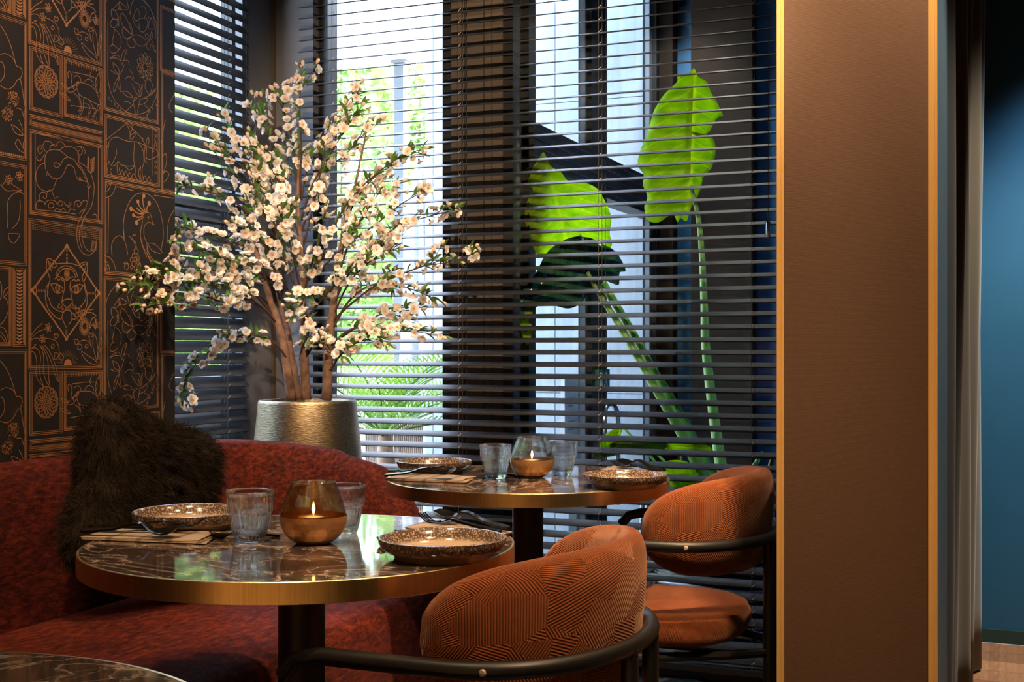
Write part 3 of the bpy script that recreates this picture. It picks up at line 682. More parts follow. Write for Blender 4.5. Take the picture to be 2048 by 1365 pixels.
# lattice strip
for k in range(34):
    a, b = wpx(60, 236), wpx(203, 277); s0 = a[0] + (b[0] - a[0]) * k / 34
    zt, zb = a[1] - .006, wpx(60, 256)[1] + .002
    line([(s0, zb), (min(s0 + .045, b[0]), zt)], .0005, R3, False); line([(s0, zt), (min(s0 + .045, b[0]), zb)], .0005, R3, False)
# rhinoceros
T('C', "1035,290 1060,220 1100,175 1150,170 1200,195 1260,210 1330,215 1380,235 1420,250;1060,240 1050,300 1050,370 1065,420 1100,450 1130,430 1150,405 1170,430 1220,450 1290,450 1310,440;1065,410 1040,440 1045,490 1055,540 1090,545 1085,520 1070,500 1090,470;1150,405 1140,450 1140,490 1150,530 1180,525 1160,490 1170,440;1310,440 1320,490 1325,550 1340,600 1370,600 1355,560 1350,500 1370,450;1370,450 1365,520 1375,580 1395,570 1385,530 1385,470 1400,430;1310,215 1305,290 1300,370 1310,440;1350,225 1390,290 1400,370 1400,430;1415,250 1405,320 1410,400 1430,420;1430,255 1425,320 1420,400;1440,240 1450,270 1500,280 1530,300 1540,340 1510,365 1480,380 1440,385 1425,360;1420,245 1430,190 1445,170 1450,210 1440,245;1420,245 1390,200 1395,175;1500,265 1510,215 1505,175 1520,230 1525,270;1060,225 1035,280 1045,310;1130,280 1135,330 1110,390 1090,430;1265,190 1265,130 1250,80 1230,40;1265,130 1290,80 1280,40;1270,150 1300,130 1320,110 1315,150 1280,190;1025,200 1235,30;1235,30 1390,190;1480,60 1480,540;1210,440 1260,490 1310,450", R3, .0016)
circ('C', 1490, 305, 11, R3)
for x, y in ((1515, 105), (1515, 155), (1515, 410), (1515, 460), (1515, 515)): circ('C', x, y, 13, R3)
for x, y in ((1190, 520), (1225, 530), (1262, 543), (1300, 553), (1410, 575), (1450, 585)):
    T('C', f"{x},{y - 32} {x + 18},{y + 5}", R3, .0015); T('C', f"{x + 18},{y + 5} {x},{y + 38}", R3, .0015); T('C', f"{x},{y + 38} {x - 18},{y - 3}", R3, .0015); T('C', f"{x - 18},{y - 3} {x},{y - 32}", R3, .0015)
# crowned bird, grapes
T('C', "1210,1180 1200,1050 1215,920 1260,800 1320,730 1390,710 1450,730 1520,800 1560,900 1585,1020 1590,1130 1580,1200 1570,1270;1400,960 1390,930 1420,905 1455,910 1475,950 1480,990 1500,1025 1470,1005 1440,1000 1410,1030 1400,1080 1405,1140 1430,1200;1390,980 1370,1080 1370,1160 1390,1240 1430,1340;1130,650 1300,690;1500,735 1690,765;1058,760 1050,1300;1635,1200 1630,1080 1650,960 1700,870", R3, .0018)
T('C', "1420,905 1400,850 1390,790 1392,740;1410,900 1370,860 1342,810;1400,910 1350,880 1325,855;1395,920 1340,910 1285,870;1390,940 1340,950 1300,930;1390,960 1350,975 1330,1000;1430,900 1430,860 1450,820", R3, .0036)
for x, y, r in ((1400, 740, 24), (1343, 798, 22), (1275, 868, 24), (1298, 930, 20), (1330, 1002, 26), (1452, 815, 26)): circ('C', x, y, r, R3, filled=True)
circ('C', 1445, 950, 10, R3)
T('D', "1430,230 1490,230 1540,265 1580,320;1430,230 1440,300 1480,380 1540,430 1600,480;1440,240 1480,300 1560,330;1380,180 1390,250 1440,350 1500,500;1430,240 1440,340 1500,440 1560,510;1305,285 1345,290 1340,330 1310,320 1305,285;1320,280 1300,200 1280,190;1330,280 1320,220 1290,195 1255,155;1290,190 1295,150 1325,150;1090,350 1085,250 1115,180 1160,155 1200,180 1225,240 1245,340;1015,350 1070,370 1110,430 1130,510;1015,400 1050,420 1070,510;1015,500 1030,415;1015,500 1050,430;1015,500 1065,465;1370,490 1420,495 1480,470;1200,430 1215,420 1225,435 1240,420 1255,440;1200,60 1210,180", R3)
T('C', "1130,615 1115,680 1080,740 1025,760;1085,605 1060,680 1022,700;1025,600 1030,690;1025,600 1055,670;1025,600 1080,640", R3)
for x, y, r in ((1300, 350, 25), (1280, 390, 25), (1320, 385, 22), (1345, 370, 22), (1300, 430, 30), (1345, 420, 25), (1320, 470, 25), (1360, 440, 22), (1280, 460, 20), (1230, 455, 36)): circ('D', x, y, r, R3, .0016, .85)
# oval of butterflies and lotus
T('A', "1225,240 1225,780 1235,960 1290,1120 1390,1240 1480,1290 1580,1300 1680,1260 1750,1160 1785,1030 1790,700 1785,350 1760,220 1700,90 1620,0;1360,20 1320,60 1290,100 1300,120 1340,110 1355,90 1380,110 1430,115 1445,100 1410,60 1360,20;1355,20 1350,90 1365,110 1375,60;1340,190 1310,130 1270,105 1262,150 1280,210 1320,220 1340,200;1330,225 1280,220 1252,270 1270,310 1310,310 1335,270 1330,225;1345,180 1350,300;1500,390 1470,290 1430,200 1385,150 1370,200 1390,280 1440,350 1495,390;1490,395 1420,320 1390,330 1395,400 1440,440 1490,410;1510,400 1570,400 1640,440 1660,490 1620,525 1560,505 1510,430;1495,420 1450,450 1445,490 1480,540 1530,530 1530,480 1505,425;1470,260 1500,330 1505,420;1480,170 1490,60 1520,0;1480,170 1460,90 1440,0;1560,100 1530,150 1520,200 1550,240 1590,200 1570,110;1590,80 1640,80 1660,140 1640,200 1600,210;1580,260 1590,350 1640,360 1675,290 1670,220 1640,210;1500,200 1540,290 1590,330;1710,205 1690,270 1690,330 1720,330 1760,325 1740,260 1710,205;1680,190 1710,205 1730,195;1700,450 1660,430 1650,395 1680,390 1705,440 1715,380 1720,360 1735,400 1720,450 1700,450;1700,460 1670,500 1670,550 1700,565 1715,500 1760,590 1770,580 1730,470;1300,335 1340,370 1375,440 1375,520 1350,560 1300,520 1275,480 1290,400 1300,335;1350,565 1280,510 1250,540 1255,590 1300,605 1345,575;1385,740 1350,640 1300,635 1245,665 1310,660 1375,690;1390,730 1440,570 1395,600 1375,690;1400,690 1450,690 1470,745;1280,710 1300,800 1360,850;1280,710 1340,770 1360,850;1250,795 1310,840 1350,850;1410,735 1390,800 1360,850 1300,960 1290,1050 1320,1000 1350,890;1350,860 1370,1000 1375,1050 1340,980;1470,795 1500,830 1520,900;1420,900 1470,870 1515,920;1520,930 1580,960 1585,1000;1500,960 1550,1060 1590,1100 1570,1010;1390,1040 1450,1045 1510,1110 1430,1090 1390,1040;1410,1160 1450,1155 1490,1190;1515,1150 1530,1110 1560,1120 1520,1150 1500,1200 1420,1275;1590,1130 1680,1120 1640,1180 1580,1190;1600,1100 1620,960 1590,1050;1655,930 1650,1010 1700,1080;1700,1080 1770,1010 1730,1070 1640,1110;1690,890 1730,960 1710,1060;1640,1200 1690,1250 1665,1350;1510,1150 1540,1290;1590,1130 1560,1290", (0, -1), .0015)
T('D', "1030,870 1040,780 1090,680 1160,620 1250,605 1340,625 1420,680 1480,760 1510,870 1515,1000;1030,870 1030,1000", (0, 1))
cl = wp('A', 1650, 765)
line([(cl[0] + .0105 * math.cos(a), cl[1] + .0115 * math.sin(a)) for a in [i * .3142 for i in range(21)]], .0016, (0, -1))
for ring, (ri, ro, n) in enumerate(((.011, .030, 10), (.018, .037, 10))):
    for k in range(n):
        a = 2 * math.pi * (k + .5 * ring) / n
        q = [(cl[0] + (ri + (ro - ri) * f) * math.cos(a + d), cl[1] + (ri + (ro - ri) * f) * 1.1 * math.sin(a + d)) for f, d in ((0, .22), (.6, .30), (1, 0), (.6, -.30), (0, -.22))]
        line(q, .0014, (0, -1))
for k in range(7):
    for m_ in (0, 1):
        x = 1200 + k * 34 if not m_ else 1600 + k * 34
        y = 1090 + k * 34 if not m_ else 1390 - k * 38
        circ('A', x, y - 5, 13, (0, -1), .001, .8)
# clouds and cones in the first column, chevrons
T('A', "0,285 60,380 120,520 180,740;0,620 60,610 130,650 165,700 185,750 230,770 250,830 230,890 190,915 160,970 100,1015 40,1000 0,970;230,900 260,1080 285,1300;0,700 30,720 50,800 40,880 0,930;180,1230 240,1250 270,1350;1990,1060 1920,1200 1960,1290", R3)
T('C', "105,45 140,60 200,110 220,150 150,130 105,45;220,100 200,40 180,0;230,290 225,230 240,190;145,230 170,190 200,230 240,320 180,290 145,230;70,850 80,780 130,720 190,700 230,730;70,1050 75,950 70,850;120,1060 180,980 195,850 190,780;80,1110 85,1160 130,1205 170,1160 185,1115 80,1110;0,630 60,690 130,690 210,690;20,640 60,600 130,640 210,690;1580,360 1615,330 1620,420 1590,520;1590,520 1620,500 1645,540 1600,610;1570,250 1590,100 1610,0", R3)
star('C', 85, 585, 48, 6, R3); star('C', 185, 550, 48, 6, R3)
for (x, y) in ((140, 1130), (75, 1300)):
    c = wp('A', x, y)
    for k in range(60):
        a = rnd.uniform(0, 6.283); q = math.sqrt(rnd.random()); u = (c[0] + .018 * q * math.cos(a), c[1] + .019 * q * math.sin(a))
        line([u, (u[0] + .004, u[1] + .005)], .0017, R3, False)
for k in range(22):
    y = 482 + k * 33.2
    fill([wp('D', 160, y), wp('D', 188, y + 14), wp('D', 216, y), wp('D', 216, y + 16), wp('D', 188, y + 32), wp('D', 160, y + 16)], R3)
T('D', "0,600 15,660 10,740 0,780;85,650 40,690 30,760 80,700;0,1030 50,960 80,880 70,800 40,750;0,1050 40,1060 70,1130 90,1230;0,1090 50,1150 70,1230;0,1130 40,1180 50,1230", R3)
for k in range(12): circ('C', 8 + k * 20, 318 + k * 4, 9, R3, filled=True)
def ribbon(mb, pts, wd, smooth):
    q = [Vector((a, b, 0)) for a, b in pts]
    if smooth and len(q) > 2: q = spline(q, 4)
    q = [p for p in q if -.5 < p.x < 3.3 and .6 < p.y < 2.75]
    if len(q) < 2: return
    vs = []
    for i, p in enumerate(q):
        d = q[min(i + 1, len(q) - 1)] - q[max(i - 1, 0)]
        if d.length < 1e-9: d = Vector((1, 0, 0))
        d.normalize(); n = Vector((-d.y, d.x, 0)) * wd / 2
        for s in (p + n, p - n): vs.append((WX + .0008, min(s.x, 3.0085), s.y))
    mb.add(vs, [(2 * i, 2 * i + 1, 2 * i + 3, 2 * i + 2) for i in range(len(q) - 1)])
mb = MB()
for pts, wd, sm in LINES: ribbon(mb, pts, wd, sm)
for poly in FILLS:
    q = [(WX + .0009, min(a, 3.0085), b) for a, b in poly]
    if .6 < q[0][2] < 2.75: mb.add(q, [tuple(range(len(q)))])
o = mb.build('wallpaper_print', M['ink'], wall_left, smooth=False)
o['label'] = 'copper line print of animals, flowers and framed panels'
# ================================================================== BENCH
SEATZ = .46
bench = empty('banquette', (-1.85, 1.5, 0), 0, 'dark red crushed velvet banquette along the patterned wall', 'bench')
def B(v): return (v[0] + 1.85, v[1] - 1.5, v[2])
# seat: rounded section swept along y, with a rounded far corner
def seat_fn(u, v):
    y = -1.2 + u * 4.56
    a = v * 2 * math.pi; n = 6.0
    ca, sa = math.cos(a), math.sin(a)
    x = math.copysign(abs(ca) ** (2 / n), ca); z = math.copysign(abs(sa) ** (2 / n), sa)
    end = 1 - max(0, (y - 3.16) / .20) ** 2 * .35
    hw = .36 * end
    return B((-1.80 - .36 * (1 - end) + x * hw, y, .29 + z * .17))
mb = MB().grid(60, 48, seat_fn, cv=True); n0 = 48
mb.f.append(tuple(range(48))); mb.f.append(tuple(59 * 48 + j for j in reversed(range(48)))); mb.m += [0, 0]
mb.build('seat', M['velvet'], bench, auto=60)
MB().box(*[c for p in zip(B((-2.12, -1.1, .0)), B((-1.52, 3.2, .13))) for c in p]).build('plinth', M['bench_leg'], bench, smooth=False)
# backrest: one sweep along the wall, round the corner, down at the end
path = [(-2.215, -1.2 + i * .2125) for i in range(21)]
for i in range(1, 13):
    a = math.pi - math.pi / 2 * i / 12; path.append((-1.935 + .28 * math.cos(a), 3.05 + .28 * math.sin(a)))
for i in range(1, 15): path.append((-1.935 + .30 * i / 14, 3.33))
NP = len(path)
def zt(i):
    x, y = path[i]
    if i < 21: return .822
    if i < 33: return .822 - .047 * ((i - 20) / 13) ** 1.5
    t = (x + 1.935) / .30
    return .775 - .075 * t - .19 * max(0, (t - .45) / .55) ** 2.4
secs = [(-.075, 0), (-.085, .35), (-.072, .7), (-.055, .88), (-.03, .97), (.0, 1.0), (.03, .985), (.055, .94), (.072, .86), (.075, .6), (.075, 0)]
vs = []
for i, (x, y) in enumerate(path):
    a, b = path[max(i - 1, 0)], path[min(i + 1, NP - 1)]
    d = Vector((b[0] - a[0], b[1] - a[1], 0)).normalized(); nrm = Vector((d.y, -d.x, 0))    # towards the sitter
    th = 1.0 if i < NP - 4 else (1 - ((i - NP + 4) / 4.0) ** 2 * .5)
    for (o_, h) in secs:
        z0 = .34; vs.append(B(Vector((x, y, z0 + (zt(i) - z0) * h)) + nrm * (-o_) * th))
k = len(secs); fs = [(i * k + j, i * k + j + 1, (i + 1) * k + j + 1, (i + 1) * k + j) for i in range(NP - 1) for j in range(k - 1)]
mb = MB(); mb.add(vs, fs + [tuple(reversed(range(k))), tuple((NP - 1) * k + j for j in range(k))]); mb.build('backrest', M['velvet'], bench, auto=60)
# ================================================================== FUR CUSHION
cu = empty('fur_cushion', (-1.975, 2.47, .722), 0, 'shaggy black fur cushion leaning on the red velvet banquette', 'cushion')
cu.rotation_euler = (math.radians(-21), math.radians(-11), math.radians(-6))
def pil_fn(u, v):                                  # u around, v pole to pole along local x
    hw = .212; a = u * 2 * math.pi; lat = (v - .5) * math.pi
    ca, sa = math.cos(a), math.sin(a); n = 7.0
    r = (abs(ca) ** n + abs(sa) ** n) ** (-1 / n)
    f = math.cos(lat) ** .55 if math.cos(lat) > 0 else 0
    th = .092 * (1 - .45 * (f ** 4) * 1.0)
    pinch = 1 - .10 * (1 - abs(math.sin(2 * a)))
    return (math.sin(lat) * .092, r * ca * hw * f * pinch, r * sa * hw * f * pinch)
pm = MB().grid(64, 33, pil_fn, cu=True)
body = pm.build('cushion_body', M['fur'], cu, auto=180)
# fur strands
rg = np.random.default_rng(5); NS = 42000
me = body.data; nf = len(me.polygons)
cen = np.zeros(nf * 3); me.polygons.foreach_get('center', cen); cen = cen.reshape(-1, 3)
nor = np.zeros(nf * 3); me.polygons.foreach_get('normal', nor); nor = nor.reshape(-1, 3)
ar = np.zeros(nf); me.polygons.foreach_get('area', ar)
idx = rg.choice(nf, NS, p=ar / ar.sum())
if (nor * cen).sum() < 0: nor = -nor
p0 = cen[idx] + rg.normal(0, .006, (NS, 3)); n_ = nor[idx]
clump = np.sin(p0[:, 1:2] * 60 + p0[:, 2:3] * 35) * .5 + np.cos(p0[:, 2:3] * 70 - p0[:, 1:2] * 30) * .5
flow = np.concatenate([np.zeros((NS, 1)), .55 * np.ones((NS, 1)) + .35 * clump, -.75 * np.ones((NS, 1)) + .4 * clump], 1)
d1 = n_ * .75 + flow * .55 + rg.normal(0, .22, (NS, 3)); d1 /= np.linalg.norm(d1, axis=1, keepdims=True)
d2 = d1 * .6 + flow * .6 + np.array([0, 0, -.35]); d2 /= np.linalg.norm(d2, axis=1, keepdims=True)
Ls = rg.uniform(.014, .028, (NS, 1)); sd = np.cross(d1, rg.normal(0, 1, (NS, 3))); sd /= np.linalg.norm(sd, axis=1, keepdims=True)
wd = .00055
a0 = p0 - n_ * .004 - sd * wd; a1 = p0 - n_ * .004 + sd * wd; m0 = p0 + d1 * Ls * .55 - sd * wd * .8; m1 = p0 + d1 * Ls * .55 + sd * wd * .8; tp = p0 + d1 * Ls * .55 + d2 * Ls * .5
V = np.stack([a0, a1, m1, m0, tp], 1).reshape(-1, 3)
fm = bpy.data.meshes.new('fur_strands'); b5 = np.arange(NS) * 5
fm.vertices.add(NS * 5); fm.vertices.foreach_set('co', V.ravel())
quads = np.stack([b5, b5 + 1, b5 + 2, b5 + 3], 1); tris = np.stack([b5 + 3, b5 + 2, b5 + 4], 1)
fm.loops.add(NS * 7); fm.loops.foreach_set('vertex_index', np.concatenate([quads, tris], 1).ravel().astype(np.int32))
fm.polygons.add(NS * 2)
ls = np.stack([np.arange(NS) * 7, np.arange(NS) * 7 + 4], 1).ravel(); fm.polygons.foreach_set('loop_start', ls.astype(np.int32))
fm.materials.append(M['fur']); fm.update(calc_edges=True); fm.validate()
fo = link(bpy.data.objects.new('fur', fm), cu); fo['kind'] = 'stuff'
# ================================================================== TABLES
TZ, TR_ = .75, .375
def table(loc, label):
    t = empty('round_table', (loc[0], loc[1], 0), 0, label, 'table', 'round marble tables with brass edge')
    MB().lathe([(0, TZ), (TR_ - .0045, TZ), (TR_ - .004, TZ - .001), (TR_ - .004, TZ - .030), (0, TZ - .030)], 96).build('marble_top', M['marble'], t, auto=30)
    MB().lathe([(TR_ - .0042, TZ - .0305), (TR_ - .0005, TZ - .0335), (TR_, TZ - .033), (TR_, TZ - .0008), (TR_ - .0008, TZ), (TR_ - .0042, TZ)], 128, close=True).build('brass_edge', M['brass'], t, auto=30)
    MB().lathe([(.041, .018), (.041, TZ - .030)], 40).build('column', M['black_metal'], t)
    MB().lathe([(0, 0), (.215, 0), (.215, .008), (.20, .012), (.045, .02), (0, .02)], 64).build('base_plate', M['black_metal'], t)
    MB().lathe([(.0, TZ - .036), (.11, TZ - .036), (.11, TZ - .030), (.0, TZ - .030)], 40).build('top_bracket', M['black_metal'], t)
    return t
T1 = (-1.152, 1.862); T2 = (-1.183, 3.041); T3 = (-.945, .70)
tb1 = table(T1, 'round dark marble table with brass rim in front of the black fur cushion')
tb2 = table(T2, 'round dark marble table with brass rim standing closest to the window blind')
tb3 = table(T3, 'round dark marble table cut off at the bottom left, with nothing on it')
tb2.rotation_euler[2] = 1.9; tb3.rotation_euler[2] = 4.0
# ================================================================== CHAIRS
def chair(loc, label):
    """local frame: seat opening towards -x, back towards +x"""
    t = empty('armchair', (loc[0], loc[1], 0), 0, label, 'chair', 'rust armchairs with black tube frames')
    # seat cushion
    def sf(u, v):
        a = u * 2 * math.pi; n = 2.7; ca, sa = math.cos(a), math.sin(a); r = (abs(ca) ** n + abs(sa) ** n) ** (-1 / n)
        prof = [(0, .462), (.35, .462), (.7, .460), (.88, .456), (.96, .447), (1.0, .430), (1.0, .410), (.965, .394), (.88, .387), (0, .387)]
        f, z = prof[round(v * 9)]
        return (-.045 + r * ca * .215 * f, r * sa * .232 * f, z)
    def suv(u, v):
        p = sf(u, v); return (p[0] * 1.0 + (p[2] - .43) * .6, p[1] + (p[2] - .43) * .4)
    MB().grid(49, 10, sf, uvf=suv).build('seat', M['corduroy'], t, auto=180)
    # backrest: curved pad
    PH = math.radians(98)
    def bf(u, v):
        a = (u * 2 - 1); ph = a * PH; e = max(0.0, 1 - abs(a) ** 5.5) ** .5; e2 = max(0.0, 1 - abs(a) ** 7) ** .5
        th = v * 2 * math.pi; c, s = math.cos(th), math.sin(th); n = 2.8
        k = (abs(c) ** n + abs(s) ** n) ** (-1 / n)
        zmid = .676 - .016 * abs(a) ** 2; hh = (.118 - .012 * a * a) * e
        z = zmid + k * s * hh
        off = k * c * .032 * e2 + .10 * (z - .62)
        ra, rb = .196 + off, .236 + off * .9
        return (ra * math.cos(ph) - .005, rb * math.sin(ph), z)
    def buv(u, v):
        th = v * 2 * math.pi
        return ((u * 2 - 1) * .37, v * .60)
    MB().grid(57, 25, bf, uvf=buv).build('backrest', M['corduroy'], t, auto=180)
    # tube frame: arms and rail in one, front legs of the same tube
    RZ = .637; pts = []
    for s in (-1,): pts += [(-.245, -.28, .0), (-.245, -.28, .30), (-.245, -.28, RZ - .075), (-.238, -.28, RZ - .035), (-.215, -.28, RZ - .010), (-.175, -.28, RZ)]
    pts += [(-.10, -.281, RZ), (-.03, -.281, RZ)]
    for i in range(1, 24):
        a = -math.pi / 2 + math.pi * i / 24; pts.append((-.0 + .238 * math.cos(a) ** .9 if math.cos(a) > 0 else 0, .281 * math.sin(a), RZ))
    full = pts + [(-.03, .281, RZ), (-.10, .281, RZ), (-.175, .28, RZ), (-.215, .28, RZ - .010), (-.238, .28, RZ - .035), (-.245, .28, RZ - .075), (-.245, .28, .30), (-.245, .28, 0)]
    fr = MB().tube(full[3:-3], .0135, 14).build('arm_rail', M['black_metal'], t, auto=60)
    for s in (-1, 1):
        MB().tube([(-.245, s * .28, 0), (-.245, s * .28, RZ - .070)], .0135, 14).build('leg', M['black_metal'], t)
        MB().tube([(.234, s * .058, 0), (.234, s * .058, RZ - .003)], .0135, 14).build('leg', M['black_metal'], t)
        MB().tube([(.234, s * .058, .362), (.15, s * .12, .362), (-.06, s * .235, .362), (-.245, s * .28, .362)], .011, 10).build('seat_rail', M['black_metal'], t)
        MB().lathe([(0, .0035), (.0045, .003), (.006, 0)], 12).build('screw', M['clip'], t, loc=(.085, s * .278, RZ), rot=(-s * math.pi / 2, 0, 0))
    MB().tube([(.234, -.058, .362), (.234, .058, .362)], .011, 10).build('seat_rail', M['black_metal'], t)
    MB().tube([(-.06, -.235, .372), (-.06, .235, .372)], .010, 10).build('seat_rail', M['black_metal'], t)
    return t
chair((-.765, 1.85), 'rust corduroy armchair with black tube frame at the table in the foreground')
chair((-.765, 3.02), 'rust corduroy armchair with black tube frame next to the brown pillar')
# ================================================================== TABLEWARE
def tp(px, Yc):
    p = R(px, 0, Yc); return (p.x, p.y)
def plate(xy, z, label):
    prof = [(0, .006), (.060, .006), (.080, .0065), (.0890, .011), (.0955, .021), (.100, .032), (.1025, .0335), (.105, .0325), (.1045, .026), (.100, .016), (.092, .0105), (.082, .008), (.078, .0), (.066, .0), (.064, .003), (0, .003)]
    o = MB().lathe(prof, 72).build('dinner_plate', M['plate'], None, auto=60, loc=(xy[0], xy[1], z)); return tag(o, label, 'plate', 'speckled stoneware plates')
def tumbler(xy, label):
    prof = [(0, 0), (.022, 0), (.0255, .001), (.0275, .005), (.0285, .010), (.0305, .018), (.0325, .028), (.0345, .038), (.0360, .046), (.0365, .049), (.0395, .0525), (.0400, .056), (.0405, .062), (.0407, .068), (.0412, .076), (.0418, .086), (.0420, .0895), (.0412, .0905), (.0402, .0895), (.0396, .078), (.0388, .064), (.0372, .055), (.034, .048), (.0318, .036), (.0290, .022), (.0265, .0145), (.020, .0125), (0, .012)]
    rb = {5: .010, 6: .012, 7: .012, 8: .010, 4: .006, 11: .010, 12: .012, 13: .010, 14: .006}
    o = MB().lathe(prof, 208, rib=lambda i, a: rb.get(i, 0) * math.cos(26 * a) * .95).build('tumbler', M['tumbler'], None, auto=70, loc=(xy[0], xy[1], TZ + .0004)); o.rotation_euler[2] = rnd.random()
    return tag(o, label, 'glass', 'ribbed water glasses')
def candle(xy, label, gm):
    t = empty('candle_holder', (xy[0], xy[1], TZ + .0004), rnd.random(), label, 'candle holder', 'copper candle holders')
    out = [(0, 0), (.024, 0), (.030, .0015), (.040, .008), (.049, .018), (.0550, .030), (.0575, .042), (.0570, .052), (.0550, .061), (.0510, .074), (.0460, .088), (.0415, .099), (.0385, .1065), (.0380, .108), (.0370, .1082), (.0365, .107), (.0395, .098), (.0440, .087), (.0490, .073), (.0530, .060), (.0550, .050), (.0550, .042), (.0525, .031), (.047, .020), (.038, .0105), (.028, .005), (0, .0045)]
    MB().lathe(out, 64).build('glass_bowl', gm, t, auto=180)
    # hammered copper skin: staggered flat facets
    lv = [(.0245, .0002), (.0312, .0012), (.0415, .0078), (.0505, .0178), (.0565, .0298), (.0588, .0400), (.0588, .0490)]
    n = 26; vs = []; fs = []
    for i, (r, z) in enumerate(lv):
        for j in range(n):
            a = 2 * math.pi * (j + .5 * (i % 2)) / n; vs.append((r * math.cos(a), r * math.sin(a), z))
    for i in range(len(lv) - 1):
        for j in range(n):
            a, b = i * n + j, i * n + (j + 1) % n
            if i % 2 == 0: c, d = (i + 1) * n + (j - 1) % n, (i + 1) * n + j; fs += [(a, d, c), (a, b, d)]
            else: c, d = (i + 1) * n + j, (i + 1) * n + (j + 1) % n; fs += [(a, b, d), (a, d, c)] if False else [(a, b, d), (a, d, c)]
    mb = MB(); mb.add(vs, fs)
    o = mb.build('copper_skin', M['copper'], t, smooth=False)
    MB().lathe([(0, .006), (.018, .006), (.018, .046), (.0175, .046), (.0172, .044), (0, .044)], 28).build('candle_cup', M['candle_tin'], t)
    MB().lathe([(0, .0435), (.0168, .0435), (.0168, .045), (0, .0455)], 24).build('wax', M['wax'], t)
    MB().lathe([(0, .050), (.0018, .053), (.0024, .056), (.0018, .062), (.0008, .067), (0, .069)], 12).build('flame', M['flame'], t)
    return t
def strip_solid(st, k=7):
    """st: (x, halfwidth, z, dish, thickness, ycentre)"""
    mb = MB(); vs = []; m = 2 * k
    for (x, hw, z, dish, th, yc) in st:
        top = []; bot = []
        for j in range(k):
            u = -1 + 2 * j / (k - 1); zz = z - dish * (1 - u * u)
            top.append((x, yc + u * hw, zz + th / 2)); bot.append((x, yc + u * hw * .96, zz - th / 2))
        vs += top + bot[::-1]
    n = len(st); fs = [(i * m + j, (i + 1) * m + j, (i + 1) * m + (j + 1) % m, i * m + (j + 1) % m) for i in range(n - 1) for j in range(m)]
    fs += [tuple(reversed(range(m))), tuple((n - 1) * m + j for j in range(m))]
    mb.add(vs, fs); return mb
def spoon_mesh(L):
    b = L * .30; st = []
    for i in range(15):                           # bowl, tip at x = L
        t = i / 14; x = L - b * t; hw = L * .105 * math.sin(math.pi * (.06 + .90 * t) ** .85) ** .75 + .0008
        st.append((x, hw, .0075 + .006 * (1 - t) ** 2 - .002 * math.sin(math.pi * t), .007 * math.sin(math.pi * min(1, t * 1.02)), .0014, 0))
    for i in range(1, 13):
        t = i / 12; x = (L - b) * (1 - t); hw = .0042 + .0045 * t ** 1.5 - (.004 if t > .97 else 0)
        st.append((x, hw, .0085 + .010 * math.exp(-((t - .18) / .22) ** 2) - .0065 * max(0, t - .3) / .7, .0, .0044, 0))
    return strip_solid(st).mesh('spoon', M['cutlery'], True, 60)
def fork_mesh(L):
    mb = MB(); tl = L * .24
    for k in range(4):
        y = (k - 1.5) * .0062
        s = strip_solid([(L - tl * i / 6, .0011 + .0008 * (i / 6), .0075 + .010 * (1 - i / 6) ** 2 - .006 * math.sin(math.pi * (i / 6)), 0, .0018, y) for i in range(7)], 3); mb.add(s.v, s.f)
    st = [(L - tl * .93, .0105, .0078, .001, .0018, 0), (L - tl * 1.15, .0112, .0075, .002, .0018, 0), (L - tl * 1.35, .0092, .0090, .001, .002, 0), (L - tl * 1.6, .0042, .0135, 0, .0026, 0)]
    for i in range(1, 11):
        t = i / 10; x = (L - tl * 1.6) * (1 - t); st.append((x, .0042 + .0045 * t ** 1.5 - (.004 if t > .97 else 0), .0145 - .011 * t ** .7, 0, .0042, 0))
    s = strip_solid(st); mb.add(s.v, s.f); return mb.mesh('fork', M['cutlery'], True, 60)
def knife_mesh(L):
    st = []
    for i in range(9):
        t = i / 8; x = L - L * .48 * t; st.append((x, .0025 + .0075 * min(1, t * 2.2) ** .6, .0030, 0, .0012 + .001 * t, .0))
    for i in range(1, 11):
        t = i / 10; x = L * .52 * (1 - t); st.append((x, .0052 + .003 * t - (.004 if t > .95 else 0), .0045, 0, .0052, 0))
    return strip_solid(st, 5).mesh('knife', M['cutlery'], True, 60)
MESH = {'spoon': spoon_mesh(.19), 'teaspoon': spoon_mesh(.125), 'fork': fork_mesh(.19), 'knife': knife_mesh(.215)}
def cutlery(kind, a, b, dz, label, tilt=0.0, roll=0.0):
    """a: handle end, b: working end, in room xy"""
    o = bpy.data.objects.new(kind, MESH[kind]); d = Vector((b[0] - a[0], b[1] - a[1]))
    o.location = (a[0], a[1], TZ + dz); o.rotation_euler = (roll, -tilt, math.atan2(d.y, d.x)); link(o)
    return tag(o, label, kind, 'black cutlery')
def tpt(px, py, z=TZ): p = onz(px, py, z); return (p.x, p.y)
